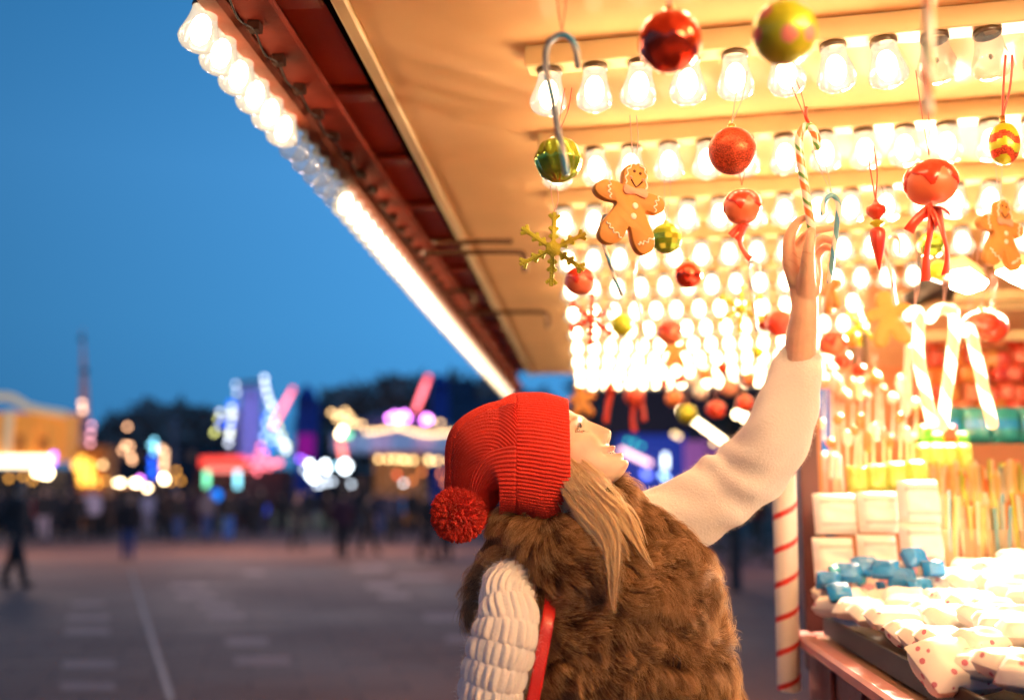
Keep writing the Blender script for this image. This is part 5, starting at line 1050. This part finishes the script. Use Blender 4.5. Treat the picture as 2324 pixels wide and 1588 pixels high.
# --- eyes, lashes, lids, teeth
eyew = mat('eye_white', (.72, .66, .60), .15, coat=1.0); iris = mat('iris_blue_grey', (.10, .12, .11), .1, coat=1.0); lash = mat('lash', (.02, .010, .006), .5)
for s_ in (1, -1):
    ec = np.array([.031 * s_, .0600, -.0040]); q = MB(); V, F = sphere(HW(*ec), .0118, 32, 24)
    gz = HW(ec[0], ec[1] + 1, ec[2] + .30) - HW(*ec); gz /= np.linalg.norm(gz); mi = [1 if (V[list(f)].mean(0) - HW(*ec)).dot(gz) / .0118 > .86 else 0 for f in F]
    q.add(V, F, mi); q.build('eye', [eyew, iris], woman)
    lid = MB(); ls = MB()
    for up, am in ((1, .0062), (-1, -.0042)):
        pts = [HW(ec[0] + .0150 * c, ec[1] + .0122 - .006 * c * c, ec[2] + am * (1 - c * c) + .0010 * abs(c)) for c in np.linspace(-1, 1, 14)]
        lid.add(*tube(pts, .0021 if up > 0 else .0016, 8, round_cap=True)); 
        for c in np.linspace(-.85, .95, 22 if up > 0 else 14):
            p0 = HW(ec[0] + .0150 * c, ec[1] + .0132 - .006 * c * c, ec[2] + am * (1 - c * c)); ln = .0080 if up > 0 else .0035; spl = 0
            p1 = HW(ec[0] + .0150 * c + .003 * c, ec[1] + .0132 - .006 * c * c + ln * .75, ec[2] + am * (1 - c * c) + ln * .15 * up); p2 = HW(ec[0] + .0150 * c + .004 * c, ec[1] + .0132 - .006 * c * c + ln, ec[2] + am * (1 - c * c) + ln * .75 * up)
            ls.add(*tube([p0, p1, p2], [.0004, .0003, .0001], 5))
    o = lid.build('eyelid', skin, woman); a_ = o.data.color_attributes.new('tone', 'FLOAT_COLOR', 'POINT'); a_.data.foreach_set('color', np.tile(np.array([.66, .42, .31, 1], np.float32), len(o.data.vertices)))
    ls.build('eyelashes', lash, woman)
    bh = []
    for k in range(170):
        c = rng.uniform(-1, 1); xx = (.031 + .016 * c) * s_; zz_ = .0195 + .003 * c - .003 * max(c, 0) ** 2 * 2 + rng.normal() * .0013; yy = .0815 - .011 * ((.031 + .016 * c) / .045) ** 2
        p0 = HW(xx, yy, zz_); p1 = HW(xx + .006 * s_, yy - .0015 + .0012, zz_ + .0022 * (1 - c)); bh.append(np.stack([p0, (p0 + p1) / 2, p1]))
    hair('eyebrow', np.array(bh), .00028, mat('brow_hair', (.20, .10, .045), .5), woman)
te = MB()
for k in range(8):
    xx = (k - 3.5) * .0050; te.add(*bbox(HW(xx, .0815 - 16 * xx * xx, -.0712 + .006 * (abs(xx) / .024) ** 2), (.0047, .004, .0068), (Rv, Fv, Uv), .0012))
te.build('teeth', mat('tooth', (.82, .76, .66), .25, coat=.5), woman)
# nails
na = MB(); V, F = sphere(P(1840, 531, 1.957 - .0098), .0056, 14, 8, (1, .25, 1.25), axes_facing()); na.add(*sphere(P(1840, 531, 1.9485), .0068, 14, 10, (.9, .22, 1.25))); na.build('thumbnail', mat('nail', (.78, .50, .38), .25, coat=.6), woman)
# --- red knitted hat
hat_red = mat('hat_wool_red', (.80, .036, .014), .8, sheen=.12, bump=(420, .5))
st = np.array([(1270, 1046, 112), (1282, 1046, 126), (1288, 1046, 136), (1285, 1046.5, 141), (1260, 1043, 143.5), (1230, 1038, 144), (1200, 1034, 141), (1177, 1031, 138), (1171, 1030, 135), (1165, 1030, 136.5), (1145, 1033, 131), (1122, 1040, 121), (1103, 1052, 106), (1090, 1070, 86), (1081, 1092, 68), (1076, 1115, 56), (1073, 1140, 47), (1071, 1165, 41), (1070, 1185, 34), (1070, 1197, 20), (1070, 1201, 4)], float)
NS, NA = 230, 760
q3 = smooth_path(st, NS); cen = np.array([P(a, c, HD) for a, c, _ in q3]); rad = q3[:, 2] * PX
T0 = np.gradient(cen, axis=0); T0 /= np.linalg.norm(T0, axis=1)[:, None]
k_ = np.ones(9) / 9; T0 = np.stack([np.convolve(np.pad(T0[:, i], 4, 'edge'), k_, 'valid') for i in range(3)], 1); T0 /= np.linalg.norm(T0, axis=1)[:, None]
kf = np.argmax((q3[:, 0] < 1262) & (np.arange(NS) > 25)); kf = np.argmax((q3[:, 0] < 1120) & (np.arange(NS) > 25)); T0[:kf] = np.array([-1., 0, 0]); k2 = np.ones(15) / 15; T0 = np.stack([np.convolve(np.pad(T0[:, i], 7, 'edge'), k2, 'valid') for i in range(3)], 1); T0 /= np.linalg.norm(T0, axis=1)[:, None]
cd = np.array([0, -1., 0]); B0 = cd - T0 * (T0 @ cd)[:, None]; B0 /= np.linalg.norm(B0, axis=1)[:, None]; N0 = np.cross(B0, T0)    # B0 to the lens, N0 across
ph = np.linspace(0, 2 * math.pi, NA, endpoint=False); S_ = np.concatenate([[0], np.cumsum(np.linalg.norm(np.diff(cen, axis=0), axis=1))])
PH, SS = np.meshgrid(ph, S_); xs_ = np.repeat(q3[:, 0:1], NA, 1)
cuff = (np.arange(NS)[:, None] < np.argmax((q3[:, 0] < 1172) & (np.arange(NS) > 40))) * np.ones_like(PH)
d1 = np.cos(100 * PH + .25 * np.sin(SS * 160)); body_s = SS - SS[np.argmax(cuff[:, 0] < 1)]
side = ((PH + math.pi) % (2 * math.pi)) - math.pi     # 0 = facing the lens; N0 at +90 degrees
up_sign = 1 if N0[0][2] > 0 else -1
a_up = side * up_sign * -1 if False else side * up_sign
d_fan = np.cos(84 * PH + a_up * 0 + 900 * body_s * np.where((a_up > .12) & (a_up < .95), 1.0, np.where(a_up >= .95, -.55, .05)))
seam = -1.4 * np.exp(-((a_up - .10 - body_s * .5) / .018) ** 2) * (body_s < .15) * (.5 + .5 * np.cos(SS * 700)) - .8 * np.exp(-((a_up - .95) / .02) ** 2)
knit = .22 * np.cos(SS * 2600 + 3 * np.sin(100 * PH))
disp = np.where(cuff > 0, .0021 * (np.abs(d1) ** .6 * np.sign(d1)) + .0004 * knit, .0024 * (np.abs(d_fan) ** .7 * np.sign(d_fan)) + .0022 * seam + .0004 * knit)
endf = np.clip((NS - np.arange(NS)) / 25, 0, 1)[:, None]; disp = disp * endf
fold = .0045 * np.sin(3 * PH + SS * 30) * (1 - cuff) * np.clip(body_s / .06, 0, 1) + .006 * np.sin(SS * 70 + PH * 2) * (1 - cuff) * np.clip((body_s - .05) / .06, 0, 1)
rr = rad[:, None] + disp + fold * endf + .0015 * np.sin(5 * PH + 40 * SS)
dep = np.interp(q3[:, 0], [1060, 1100, 1180, 1290], [.9, .84, .80, .78])[:, None]
HV = cen[:, None] + N0[:, None] * (np.cos(PH - math.pi / 2) * rr)[..., None] + B0[:, None] * (np.sin(PH + math.pi / 2) * rr * dep)[..., None]
hm = MB(); hm.add(HV.reshape(-1, 3), grid_faces(NS, NA, cv=True)); hat = hm.build('knitted_hat', hat_red, woman)
def fuzz(name, pos, nrm, n, L, r, m, parent, droop=0, spread=.8):
    """short loose fibres standing off a surface given as points + normals"""
    idx = rng.integers(0, len(pos), n); p0 = pos[idx] + rng.normal(size=(n, 3)) * .0012; d = nrm[idx] + rng.normal(size=(n, 3)) * spread; d /= np.linalg.norm(d, axis=1)[:, None]
    ln = L * rng.uniform(.4, 1.2, n)[:, None]; p1 = p0 + d * ln * .5; p2 = p0 + d * ln + rng.normal(size=(n, 3)) * L * .25; p2[:, 2] -= droop * ln[:, 0]
    return hair(name, np.stack([p0, p1, p2], 1), r, m, parent)
def gnorm(Vg_):
    du = np.gradient(Vg_, axis=0); dv = np.roll(Vg_, -1, 1) - np.roll(Vg_, 1, 1); n = np.cross(du, dv); n /= np.linalg.norm(n, axis=2)[..., None] + 1e-12
    c = Vg_.mean(1, keepdims=True); s = np.sign(((Vg_ - c) * n).sum(2)); return n * s[..., None]
fuzz('hat_fuzz', HV.reshape(-1, 3), gnorm(HV).reshape(-1, 3), 9000, .004, .00012, hat_red, hat)
# pompom
pc = P(1041, 1166, HD - .035); pr_ = 61 * PX * HD / HD; pq = MB(); V, F = sphere(pc, pr_ * .84, 60, 40); V = np.array([p + (p - pc) * .10 * nz(p, 90) for p in V]); pq.add(V, F); pom = pq.build('pompom', hat_red, hat)
n = 15000; d = rng.normal(size=(n, 3)); d /= np.linalg.norm(d, axis=1)[:, None]; cl = rng.normal(size=(420, 3)); cl /= np.linalg.norm(cl, axis=1)[:, None]
near = np.argmax(d @ cl.T, axis=1); tip = d * .45 + cl[near] * .55; tip /= np.linalg.norm(tip, axis=1)[:, None]; ln = rng.uniform(.95, 1.06, n)[:, None]
hair('pompom_yarn', np.stack([pc + d * pr_ * .78, pc + (d * .6 + tip * .4) * pr_ * .92, pc + tip * pr_ * ln + rng.normal(size=(n, 3)) * .001], 1), .0007, hat_red, pom, .7)
# --- sweater sleeves
wool = mat('wool_cream', (.74, .70, .67), .85, sheen=.5, bump=(220, .22)); woolf = mat('wool_fibre', (.80, .74, .70), .8)
def sleeve(name, pts, dispf, flat=1.0, nS=160, nA=200):
    p = np.array([P(a, c, d) for a, c, d, r in pts]); r = np.array([r * d / FPX for a, c, d, r in pts]); q = smooth_path(np.hstack([p, r[:, None]]), nS)
    T, _, _ = frames(q[:, :3]); T = np.stack([np.convolve(np.pad(T[:, i], 3, 'edge'), np.ones(7) / 7, 'valid') for i in range(3)], 1); cdv = np.array([0, -1., 0]); B = cdv - T * (T @ cdv)[:, None]; B /= np.linalg.norm(B, axis=1)[:, None]; N = np.cross(B, T)
    ph = np.linspace(0, 2 * math.pi, nA, endpoint=False); s = np.concatenate([[0], np.cumsum(np.linalg.norm(np.diff(q[:, :3], axis=0), axis=1))]); PHs, SSs = np.meshgrid(ph, s)
    rr = q[:, 3:4] + dispf(PHs, SSs); V = q[:, None, :3] + N[:, None] * (np.sin(PHs) * rr)[..., None] + B[:, None] * (np.cos(PHs) * rr * flat)[..., None]
    m = MB(); m.add(V.reshape(-1, 3), grid_faces(nS, nA, cv=True)); return m.build(name, wool, woman), V
def d_near(ph, s):
    band = (s - .075) / .0335; k = np.floor(band); fb = band - k; prof = np.clip(np.sin(fb * math.pi), 0, 1) ** .35
    col = np.abs(np.cos(11 * ph + k * 1.3)) ** .8; on = np.clip((s - .06) / .03, 0, 1)
    return on * (prof * (.0072 * col * (.75 + .5 * np.sin(ph * 7 + k * 2.3) * np.sin(ph * 3 + k)) + .0010) - .003) + .002 * np.sin(3 * ph + s * 25)
sl1, V1 = sleeve('sleeve', [(1180, 1285, 1.86, 50), (1160, 1318, 1.80, 56), (1148, 1350, 1.745, 57), (1152, 1407, 1.71, 68), (1143, 1455, 1.70, 73), (1129, 1510, 1.69, 71), (1115, 1570, 1.685, 70), (1105, 1650, 1.68, 66), (1120, 1780, 1.66, 60), (1165, 1930, 1.60, 50), (1180, 1960, 1.585, 36)], d_near, nS=330, nA=300)
def d_far(ph, s):
    f = .0050 * np.sin(ph * 2 + s * 14) + .0045 * np.sin(3 * ph - s * 22 + .8) + .0018 * np.sin(5 * ph + 2 + s * 60)
    elb = np.exp(-((s - .30) / .07) ** 2); f += elb * .004 * np.sin(s * 90 + ph * 2)
    return f * np.clip(s / .03, 0, 1) 
sl2, V2 = sleeve('sleeve', [(1819, 806, 2.02, 36), (1819, 802, 2.02, 44), (1817, 812, 2.02, 47), (1806, 855, 2.02, 59), (1783, 925, 2.03, 74), (1757, 990, 2.04, 80), (1722, 1046, 2.05, 79), (1672, 1097, 2.06, 77), (1600, 1140, 2.07, 77), (1520, 1178, 2.08, 82), (1450, 1205, 2.06, 84)], d_far, flat=.75, nS=260, nA=220)
fuzz('wool_fuzz', V1[30:].reshape(-1, 3), gnorm(V1)[30:].reshape(-1, 3), 9000, .008, .00013, woolf, sl1)
fuzz('wool_fuzz', V2[5:].reshape(-1, 3), gnorm(V2)[5:].reshape(-1, 3), 11000, .0065, .00013, woolf, sl2)
# --- fur vest
rings = [(1165, -20, 1285, 50, 1.93, .05, 20), (1140, -28, 1282, 84, 1.93, .09, 34), (1128, -32, 1280, 112, 1.93, .110, 44), (1140, -34, 1280, 128, 1.93, .118, 46), (1165, -40, 1283, 142, 1.93, .128, 42), (1200, -46, 1292, 160, 1.93, .140, 38), (1230, -46, 1310, 190, 1.93, .152, 20), (1268, -40, 1330, 218, 1.93, .160, 8), (1320, -26, 1345, 240, 1.93, .165, 0), (1400, -12, 1352, 243, 1.93, .168, 0), (1490, 0, 1368, 250, 1.93, .172, 0), (1600, 0, 1392, 258, 1.93, .175, 0), (1760, 0, 1400, 262, 1.93, .175, 0), (1900, 0, 1402, 280, 1.93, .18, 0), (1930, 0, 1402, 240, 1.93, .15, 0)]
nr, na_ = 220, 300
rq = smooth_path(np.array(rings, float), nr); phv = np.linspace(0, 2 * math.pi, na_, endpoint=False)
VV = np.zeros((nr, na_, 3)); PXY = np.zeros((nr, na_, 2))
def lapel(x, y):
    """bulges of the layered pelts, in metres"""
    def ridge(x0, y0, x1, y1, w, amp, xa, xb):
        t = (x - x0) / (x1 - x0); yl = y0 + t * (y1 - y0); dd = (yl - y) / w; m = 1 / (1 + math.exp(-(x - xa) / 18)) / (1 + math.exp((x - xb) / 18))
        return amp * m * (math.exp(-((dd - .9) / .8) ** 2) - .75 * math.exp(-((dd + .25) / .35) ** 2))
    v = ridge(1230, 1290, 1600, 1450, 60, .034, 1225, 1640) + ridge(1200, 1455, 1640, 1490, 55, .016, 1240, 1700) + ridge(1150, 1240, 1420, 1255, 34, .020, 1110, 1300) + ridge(1380, 1190, 1600, 1330, 40, .020, 1400, 1620) + ridge(1220, 1560, 1690, 1575, 50, .016, 1240, 1750)
    v *= 1.35; v += .022 * math.exp(-((x - 1190) / 80) ** 2 - ((y - 1275) / 34) ** 2)
    return v
for i in range(nr):
    y0, ti, xc, hw, d0, dh, dip = rq[i]
    for j in range(na_):
        c, s = math.cos(phv[j]), math.sin(phv[j]); px = xc + hw * c; py = y0 + ti * c + dip * max(s, 0) ** 1.5; b_l = lapel(px, py) if s > 0 else 0
        e = .008 * nz((px * .01, py * .01, s), 2.0) + .003 * nz((px * .03, py * .03, s), 2.0)
        q = 1 + (b_l * max(s, .0) + e) / dh; VV[i, j] = P(xc + hw * c * (1 + e / .2), py, d0 - dh * s * q); PXY[i, j] = (px, py)
vm = MB(); vm.add(VV.reshape(-1, 3), grid_faces(nr, na_, cv=True)); vest = vm.build('fur_vest', mat('vest_lining', (.045, .018, .008), .9), woman)
nv_ = gnorm(VV)
def fur_mat():
    m = bpy.data.materials.new('brown_fur'); m.use_nodes = True; nt = m.node_tree; b = nt.nodes['Principled BSDF']; L = nt.links
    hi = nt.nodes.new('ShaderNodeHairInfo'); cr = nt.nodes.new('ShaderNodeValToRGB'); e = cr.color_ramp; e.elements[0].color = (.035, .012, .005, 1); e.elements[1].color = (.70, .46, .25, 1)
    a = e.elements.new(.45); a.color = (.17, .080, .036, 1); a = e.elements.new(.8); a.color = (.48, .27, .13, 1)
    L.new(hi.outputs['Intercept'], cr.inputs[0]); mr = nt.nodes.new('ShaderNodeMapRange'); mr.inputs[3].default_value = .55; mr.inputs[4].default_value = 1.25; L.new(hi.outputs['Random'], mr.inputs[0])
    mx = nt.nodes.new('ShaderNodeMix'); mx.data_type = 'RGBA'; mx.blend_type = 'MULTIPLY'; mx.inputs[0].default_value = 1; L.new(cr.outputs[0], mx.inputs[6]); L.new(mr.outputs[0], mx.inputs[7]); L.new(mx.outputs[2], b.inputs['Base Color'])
    b.inputs['Roughness'].default_value = .55; b.inputs['Specular IOR Level'].default_value = .18
    tr = nt.nodes.new('ShaderNodeBsdfTranslucent'); mxs = nt.nodes.new('ShaderNodeMixShader'); mxs.inputs[0].default_value = .30; L.new(mx.outputs[2], tr.inputs[0]); L.new(b.outputs[0], mxs.inputs[1]); L.new(tr.outputs[0], mxs.inputs[2]); L.new(mxs.outputs[0], nt.nodes['Material Output'].inputs[0]); return m
NF = 140000
ii = rng.uniform(0, nr * .80, NF); jj = rng.uniform(0, na_ * .5, NF) + 0; back = rng.random(NF) < .18; jj[back] = rng.uniform(na_ * .5, na_, back.sum())
dens = np.concatenate([[0], np.cumsum(np.linalg.norm(np.diff(VV[:, na_ // 4], axis=0), axis=1))]); tt = rng.uniform(0, dens[int(nr * .82)], NF); ii = np.interp(tt, dens, np.arange(nr))
i0 = ii.astype(int).clip(0, nr - 2); j0 = jj.astype(int) % na_; fi = (ii - i0)[:, None]; fj = (jj - np.floor(jj))[:, None]; j1 = (j0 + 1) % na_
bil = lambda A: A[i0, j0] * (1 - fi) * (1 - fj) + A[i0 + 1, j0] * fi * (1 - fj) + A[i0, j1] * (1 - fi) * fj + A[i0 + 1, j1] * fi * fj
root = bil(VV); nm_ = bil(nv_); nm_ /= np.linalg.norm(nm_, axis=1)[:, None]; pxy = bil(PXY)
fx = np.full(NF, .80); fz = np.full(NF, -.50); X, Y = pxy[:, 0], pxy[:, 1]
wl = 1 / (1 + np.exp((X - 1225) / 22)) * (1 / (1 + np.exp((Y - 1360) / 25))); fx = fx * (1 - wl) - .85 * wl; fz = fz * (1 - wl) - .45 * wl
wt = 1 / (1 + np.exp((Y - 1215) / 14)) * (1 / (1 + np.exp((X - 1420) / 30))); fx = fx * (1 - wt) + .55 * wt * np.sign(X - 1180 + 1e-6); fz = fz * (1 - wt) - .75 * wt
wd = 1 / (1 + np.exp(-(Y - 1450) / 30)); fz -= .55 * wd * (X < 1600); fx -= .25 * wd
sw = np.array([nz((a_ * .012, b_ * .012, 0), 1.0, 3) for a_, b_ in pxy]); sw2 = np.array([nz((a_ * .035, b_ * .035, 5), 1.0, 9) for a_, b_ in pxy])
an = sw * 1.9 + sw2 * .8; fx, fz = fx * np.cos(an) - fz * np.sin(an), fx * np.sin(an) + fz * np.cos(an)
flow = np.stack([fx, np.zeros(NF), fz], 1); flow -= nm_ * (flow * nm_).sum(1)[:, None] * .9; flow /= np.linalg.norm(flow, axis=1)[:, None] + 1e-9
NC = 3600; cidx = rng.choice(NF, NC, False); cr_ = root[cidx]; lab = np.empty(NF, int)
for k in range(0, NF, 6000):
    A = root[k:k + 6000]; lab[k:k + 6000] = np.argmin((A ** 2).sum(1)[:, None] - 2 * A @ cr_.T + (cr_ ** 2).sum(1)[None], axis=1)
clen = rng.uniform(.040, .070, NC); L_ = clen[lab] * rng.uniform(.75, 1.2, NF); L_ *= np.where(Y < 1215, .75, 1); lift = .24 + .26 * rng.random(NC)[lab] + .10 * rng.random(NF)
L_ = L_[:, None]; lift = lift[:, None]; ctip = cr_ + nm_[cidx] * (clen * .42)[:, None] + flow[cidx] * (clen * .90)[:, None] + rng.normal(size=(NC, 3)) * .006
jit = rng.normal(size=(NF, 3)); tip0 = root + nm_ * L_ * lift * .8 + flow * L_ * .85 + jit * .0050; tipc = tip0 * .70 + ctip[lab] * .30; tipc[:, 2] -= .004
p1 = root + nm_ * L_ * lift * .55 + flow * L_ * .22; p2 = (p1 + tipc) / 2 + nm_ * L_ * .13; p3 = tipc * .75 + p2 * .25 + nm_ * L_ * .04
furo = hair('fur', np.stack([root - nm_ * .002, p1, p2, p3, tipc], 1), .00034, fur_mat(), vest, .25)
# toggles and zip on the vest front
q = MB()
for k in range(5):
    p0 = P(1532 + rng.uniform(-7, 7), 1472 + 4 * k, 1.80 - .02); q.add(*tube(smooth_path([p0, P(1536 + rng.uniform(-10, 10), 1500, 1.755), P(1530 + rng.uniform(-9, 9), 1540 + 4 * k, 1.77)], 10), .0014, 6))
q.build('leather_ties', mat('dark_leather', (.03, .012, .006), .35), vest)
q = MB(); zp = smooth_path([P(1590, 1490, 1.84), P(1602, 1530, 1.81), P(1618, 1560, 1.80), P(1632, 1620, 1.80)], 40)
for k in range(0, 39): q.add(*bbox(zp[k], (.007, .003, .0018), None, .0004))
q.add(*bbox(zp[8] + np.array([0, -.006, -.012]), (.007, .002, .022), None, .0008)); q.build('zip', mat('zip_metal', (.35, .22, .12), .3, metal=1), vest)
# --- blonde hair
def blonde():
    m = bpy.data.materials.new('blonde_hair'); m.use_nodes = True; nt = m.node_tree; b = nt.nodes['Principled BSDF']; L = nt.links
    hi = nt.nodes.new('ShaderNodeHairInfo'); cr = nt.nodes.new('ShaderNodeValToRGB'); e = cr.color_ramp; e.elements[0].color = (.58, .35, .15, 1); e.elements[1].color = (.99, .90, .70, 1); a = e.elements.new(.4); a.color = (.90, .71, .43, 1)
    L.new(hi.outputs['Random'], cr.inputs[0]); L.new(cr.outputs[0], b.inputs['Base Color']); b.inputs['Roughness'].default_value = .36; b.inputs['Specular IOR Level'].default_value = .5
    tr = nt.nodes.new('ShaderNodeBsdfTranslucent'); mxs = nt.nodes.new('ShaderNodeMixShader'); mxs.inputs[0].default_value = .42; L.new(cr.outputs[0], tr.inputs[0]); L.new(b.outputs[0], mxs.inputs[1]); L.new(tr.outputs[0], mxs.inputs[2]); L.new(mxs.outputs[0], nt.nodes['Material Output'].inputs[0]); return m
locks = [  # centre line px with depth, start width, mid width, end width (px), strands
    ([(1278, 1065, 1.85), (1330, 1115, 1.80), (1385, 1170, 1.765), (1425, 1230, 1.735), (1450, 1290, 1.715)], 26, 34, 26, 330),
    ([(1278, 1100, 1.84), (1320, 1165, 1.78), (1355, 1230, 1.735), (1380, 1300, 1.71), (1392, 1350, 1.70)], 26, 30, 16, 300),
    ([(1278, 1045, 1.838), (1305, 1085, 1.819), (1345, 1130, 1.804), (1385, 1175, 1.763), (1400, 1220, 1.743)], 12, 14, 10, 900),
    ([(1278, 1070, 1.828), (1310, 1120, 1.807), (1350, 1165, 1.758), (1385, 1215, 1.713), (1394, 1290, 1.688), (1392, 1345, 1.678), (1395, 1392, 1.673)], 14, 16, 1.5, 1400),
    ([(1278, 1095, 1.823), (1315, 1150, 1.782), (1355, 1200, 1.734), (1380, 1250, 1.703), (1390, 1310, 1.688), (1394, 1370, 1.673)], 14, 13, 2, 1100),
    ([(1278, 1120, 1.818), (1312, 1165, 1.780), (1345, 1210, 1.742), (1370, 1262, 1.703)], 14, 12, 3, 900),
    ([(1280, 1145, 1.816), (1305, 1180, 1.786), (1330, 1215, 1.755), (1352, 1248, 1.715)], 14, 9, 2, 700),
    ([(1278, 1055, 1.838), (1320, 1100, 1.817), (1370, 1145, 1.768), (1410, 1180, 1.763), (1440, 1225, 1.743), (1462, 1262, 1.715), (1485, 1290, 1.715)], 10, 11, 1.5, 900),
    ([(1280, 1075, 1.837), (1330, 1130, 1.807), (1380, 1180, 1.753), (1412, 1225, 1.733), (1432, 1262, 1.715)], 10, 10, 2, 700),
    ([(1300, 1080, 1.847), (1360, 1130, 1.827), (1420, 1165, 1.783), (1452, 1205, 1.763), (1470, 1250, 1.715)], 10, 9, 2, 600),
    ([(1278, 1160, 1.823), (1296, 1185, 1.798), (1318, 1205, 1.765), (1330, 1232, 1.745)], 9, 7, 2, 400),
    ([(1278, 1100, 1.848), (1320, 1160, 1.823), (1350, 1200, 1.798), (1370, 1230, 1.773)], 22, 22, 14, 900)]
allh = []
for pts, w0, w1, w2, n in locks:
    if w0 < 25: w0, w1 = w0 * 1.2, w1 * 1.3
    hs = lambda y: 1.92 - .79 * math.sqrt(max(.0128 - ((y - 1046) * PX) ** 2, .0006)) + .016
    pts = [(1240, pts[0][1] - 24, hs(pts[0][1]) + .016), (1282, pts[0][1], hs(pts[0][1]))] + pts[1:]; pts[2] = (pts[2][0], pts[2][1], min(pts[2][2] + .012, 1.86))
    K = 12; c = smooth_path(np.array(pts), K); t = np.linspace(0, 1, K); w = np.interp(t, [0, .5, 1], [w0, w1, w2]); n = int(n * 1.3)
    NS_ = max(6, n // 48); so = rng.normal(size=(NS_, 2)) * .66; sph = rng.uniform(0, 6.28, NS_); sfr = rng.uniform(1.5, 4, NS_); sL = rng.uniform(.70, 1.0, NS_); sid = rng.integers(0, NS_, n)
    off = rng.normal(size=(n, 2)) * .20; jit_ = rng.normal(size=(n, 4)) * .05
    for k in range(n):
        q_ = sid[k]; tk = t * sL[q_] * rng.uniform(.88, 1.0); cc = np.stack([np.interp(tk, t, c[:, i]) for i in range(3)], 1); ww = np.maximum(np.interp(tk, t, w), 2.2)
        wv = .34 * np.sin(tk * sfr[q_] * 3 + sph[q_]) * tk; stray = (rng.random() < .035) * rng.normal() * 1.4; tight = 1 - .75 * t ** 1.5
        o_ = so[q_, 0] + (off[k, 0] + jit_[k, 0] * np.sin(tk * 9 + k)) * tight + wv + stray * tk ** 1.5
        xx = cc[:, 0] + o_ * .8 * ww; yy = cc[:, 1] - o_ * .55 * ww + abs(stray) * tk * 6; dd = cc[:, 2] + (so[q_, 1] * .7 + off[k, 1]) * 11 * .0007
        allh.append([P(a_, b_, d_) for a_, b_, d_ in zip(xx, yy, dd)])
hair('hair', np.array(allh), .00021, blonde(), woman, .5)
# --- trousers and boots (below the frame)
q = MB(); q2 = MB()
for a0, k0, f0 in legs:
    q.add(*tube([a0 + UP * .06, (a0 + k0) / 2, k0, (k0 + f0) / 2, f0 + UP * .08], [.118, .09, .068, .062, .056], 20, round_cap=True))
    q2.add(*tube([f0 + UP * .22, f0 + UP * .05, f0 - UP * .03], [.066, .056, .055], 18, round_cap=True)); q2.add(*tube([f0 - UP * .022, f0 + np.array([.09, -.03, -.025]), f0 + np.array([.17, -.055, -.035])], [.046, .044, .033], 16, round_cap=True))
q.build('jeans', mat('dark_jeans', (.02, .025, .05), .8), woman); q2.build('boots', mat('boot_brown', (.07, .03, .015), .5), woman)
# --- shoulder bag on its red strap
bag = empty('shoulder_bag', P(1205, 1850, 1.70), 'red leather shoulder bag strap running down the fur vest', 'shoulder bag')
sp = smooth_path([P(1250, 1340, 1.80), P(1248, 1372, 1.745), P(1243, 1410, 1.712), P(1232, 1470, 1.70), P(1219, 1540, 1.69), P(1208, 1600, 1.685), P(1196, 1720, 1.67), P(1190, 1800, 1.66)], 70)
T, N, B = frames(sp); wdir = np.cross(T, np.array([.15, -1, 0])); wdir /= np.linalg.norm(wdir, axis=1)[:, None]; nd = np.cross(wdir, T); w_ = .0112
sec = [(-1, -.6), (-.95, 1), (-.6, 1.5), (0, 1.7), (.6, 1.5), (.95, 1), (1, -.6), (0, -.8)]
V = np.stack([sp + wdir * (a_ * w_) + nd * (c_ * .0016) for a_, c_ in sec], 1); q = MB(); q.add(V.reshape(-1, 3), grid_faces(70, 8, cv=True)); q.build('strap', mat('red_leather', (.52, .015, .012), .4, coat=.25, bump=(300, .25)), bag)
q = MB(); q.add(*bbox(P(1195, 1890, 1.66), (.24, .08, .16), None, .02)); q.build('pouch', mat('red_leather'), bag)
q = MB(); q.add(*bbox(P(1195, 1870, 1.66) + np.array([0, -.046, .01]), (.235, .010, .11), None, .004)); q.build('flap', mat('red_leather'), bag)
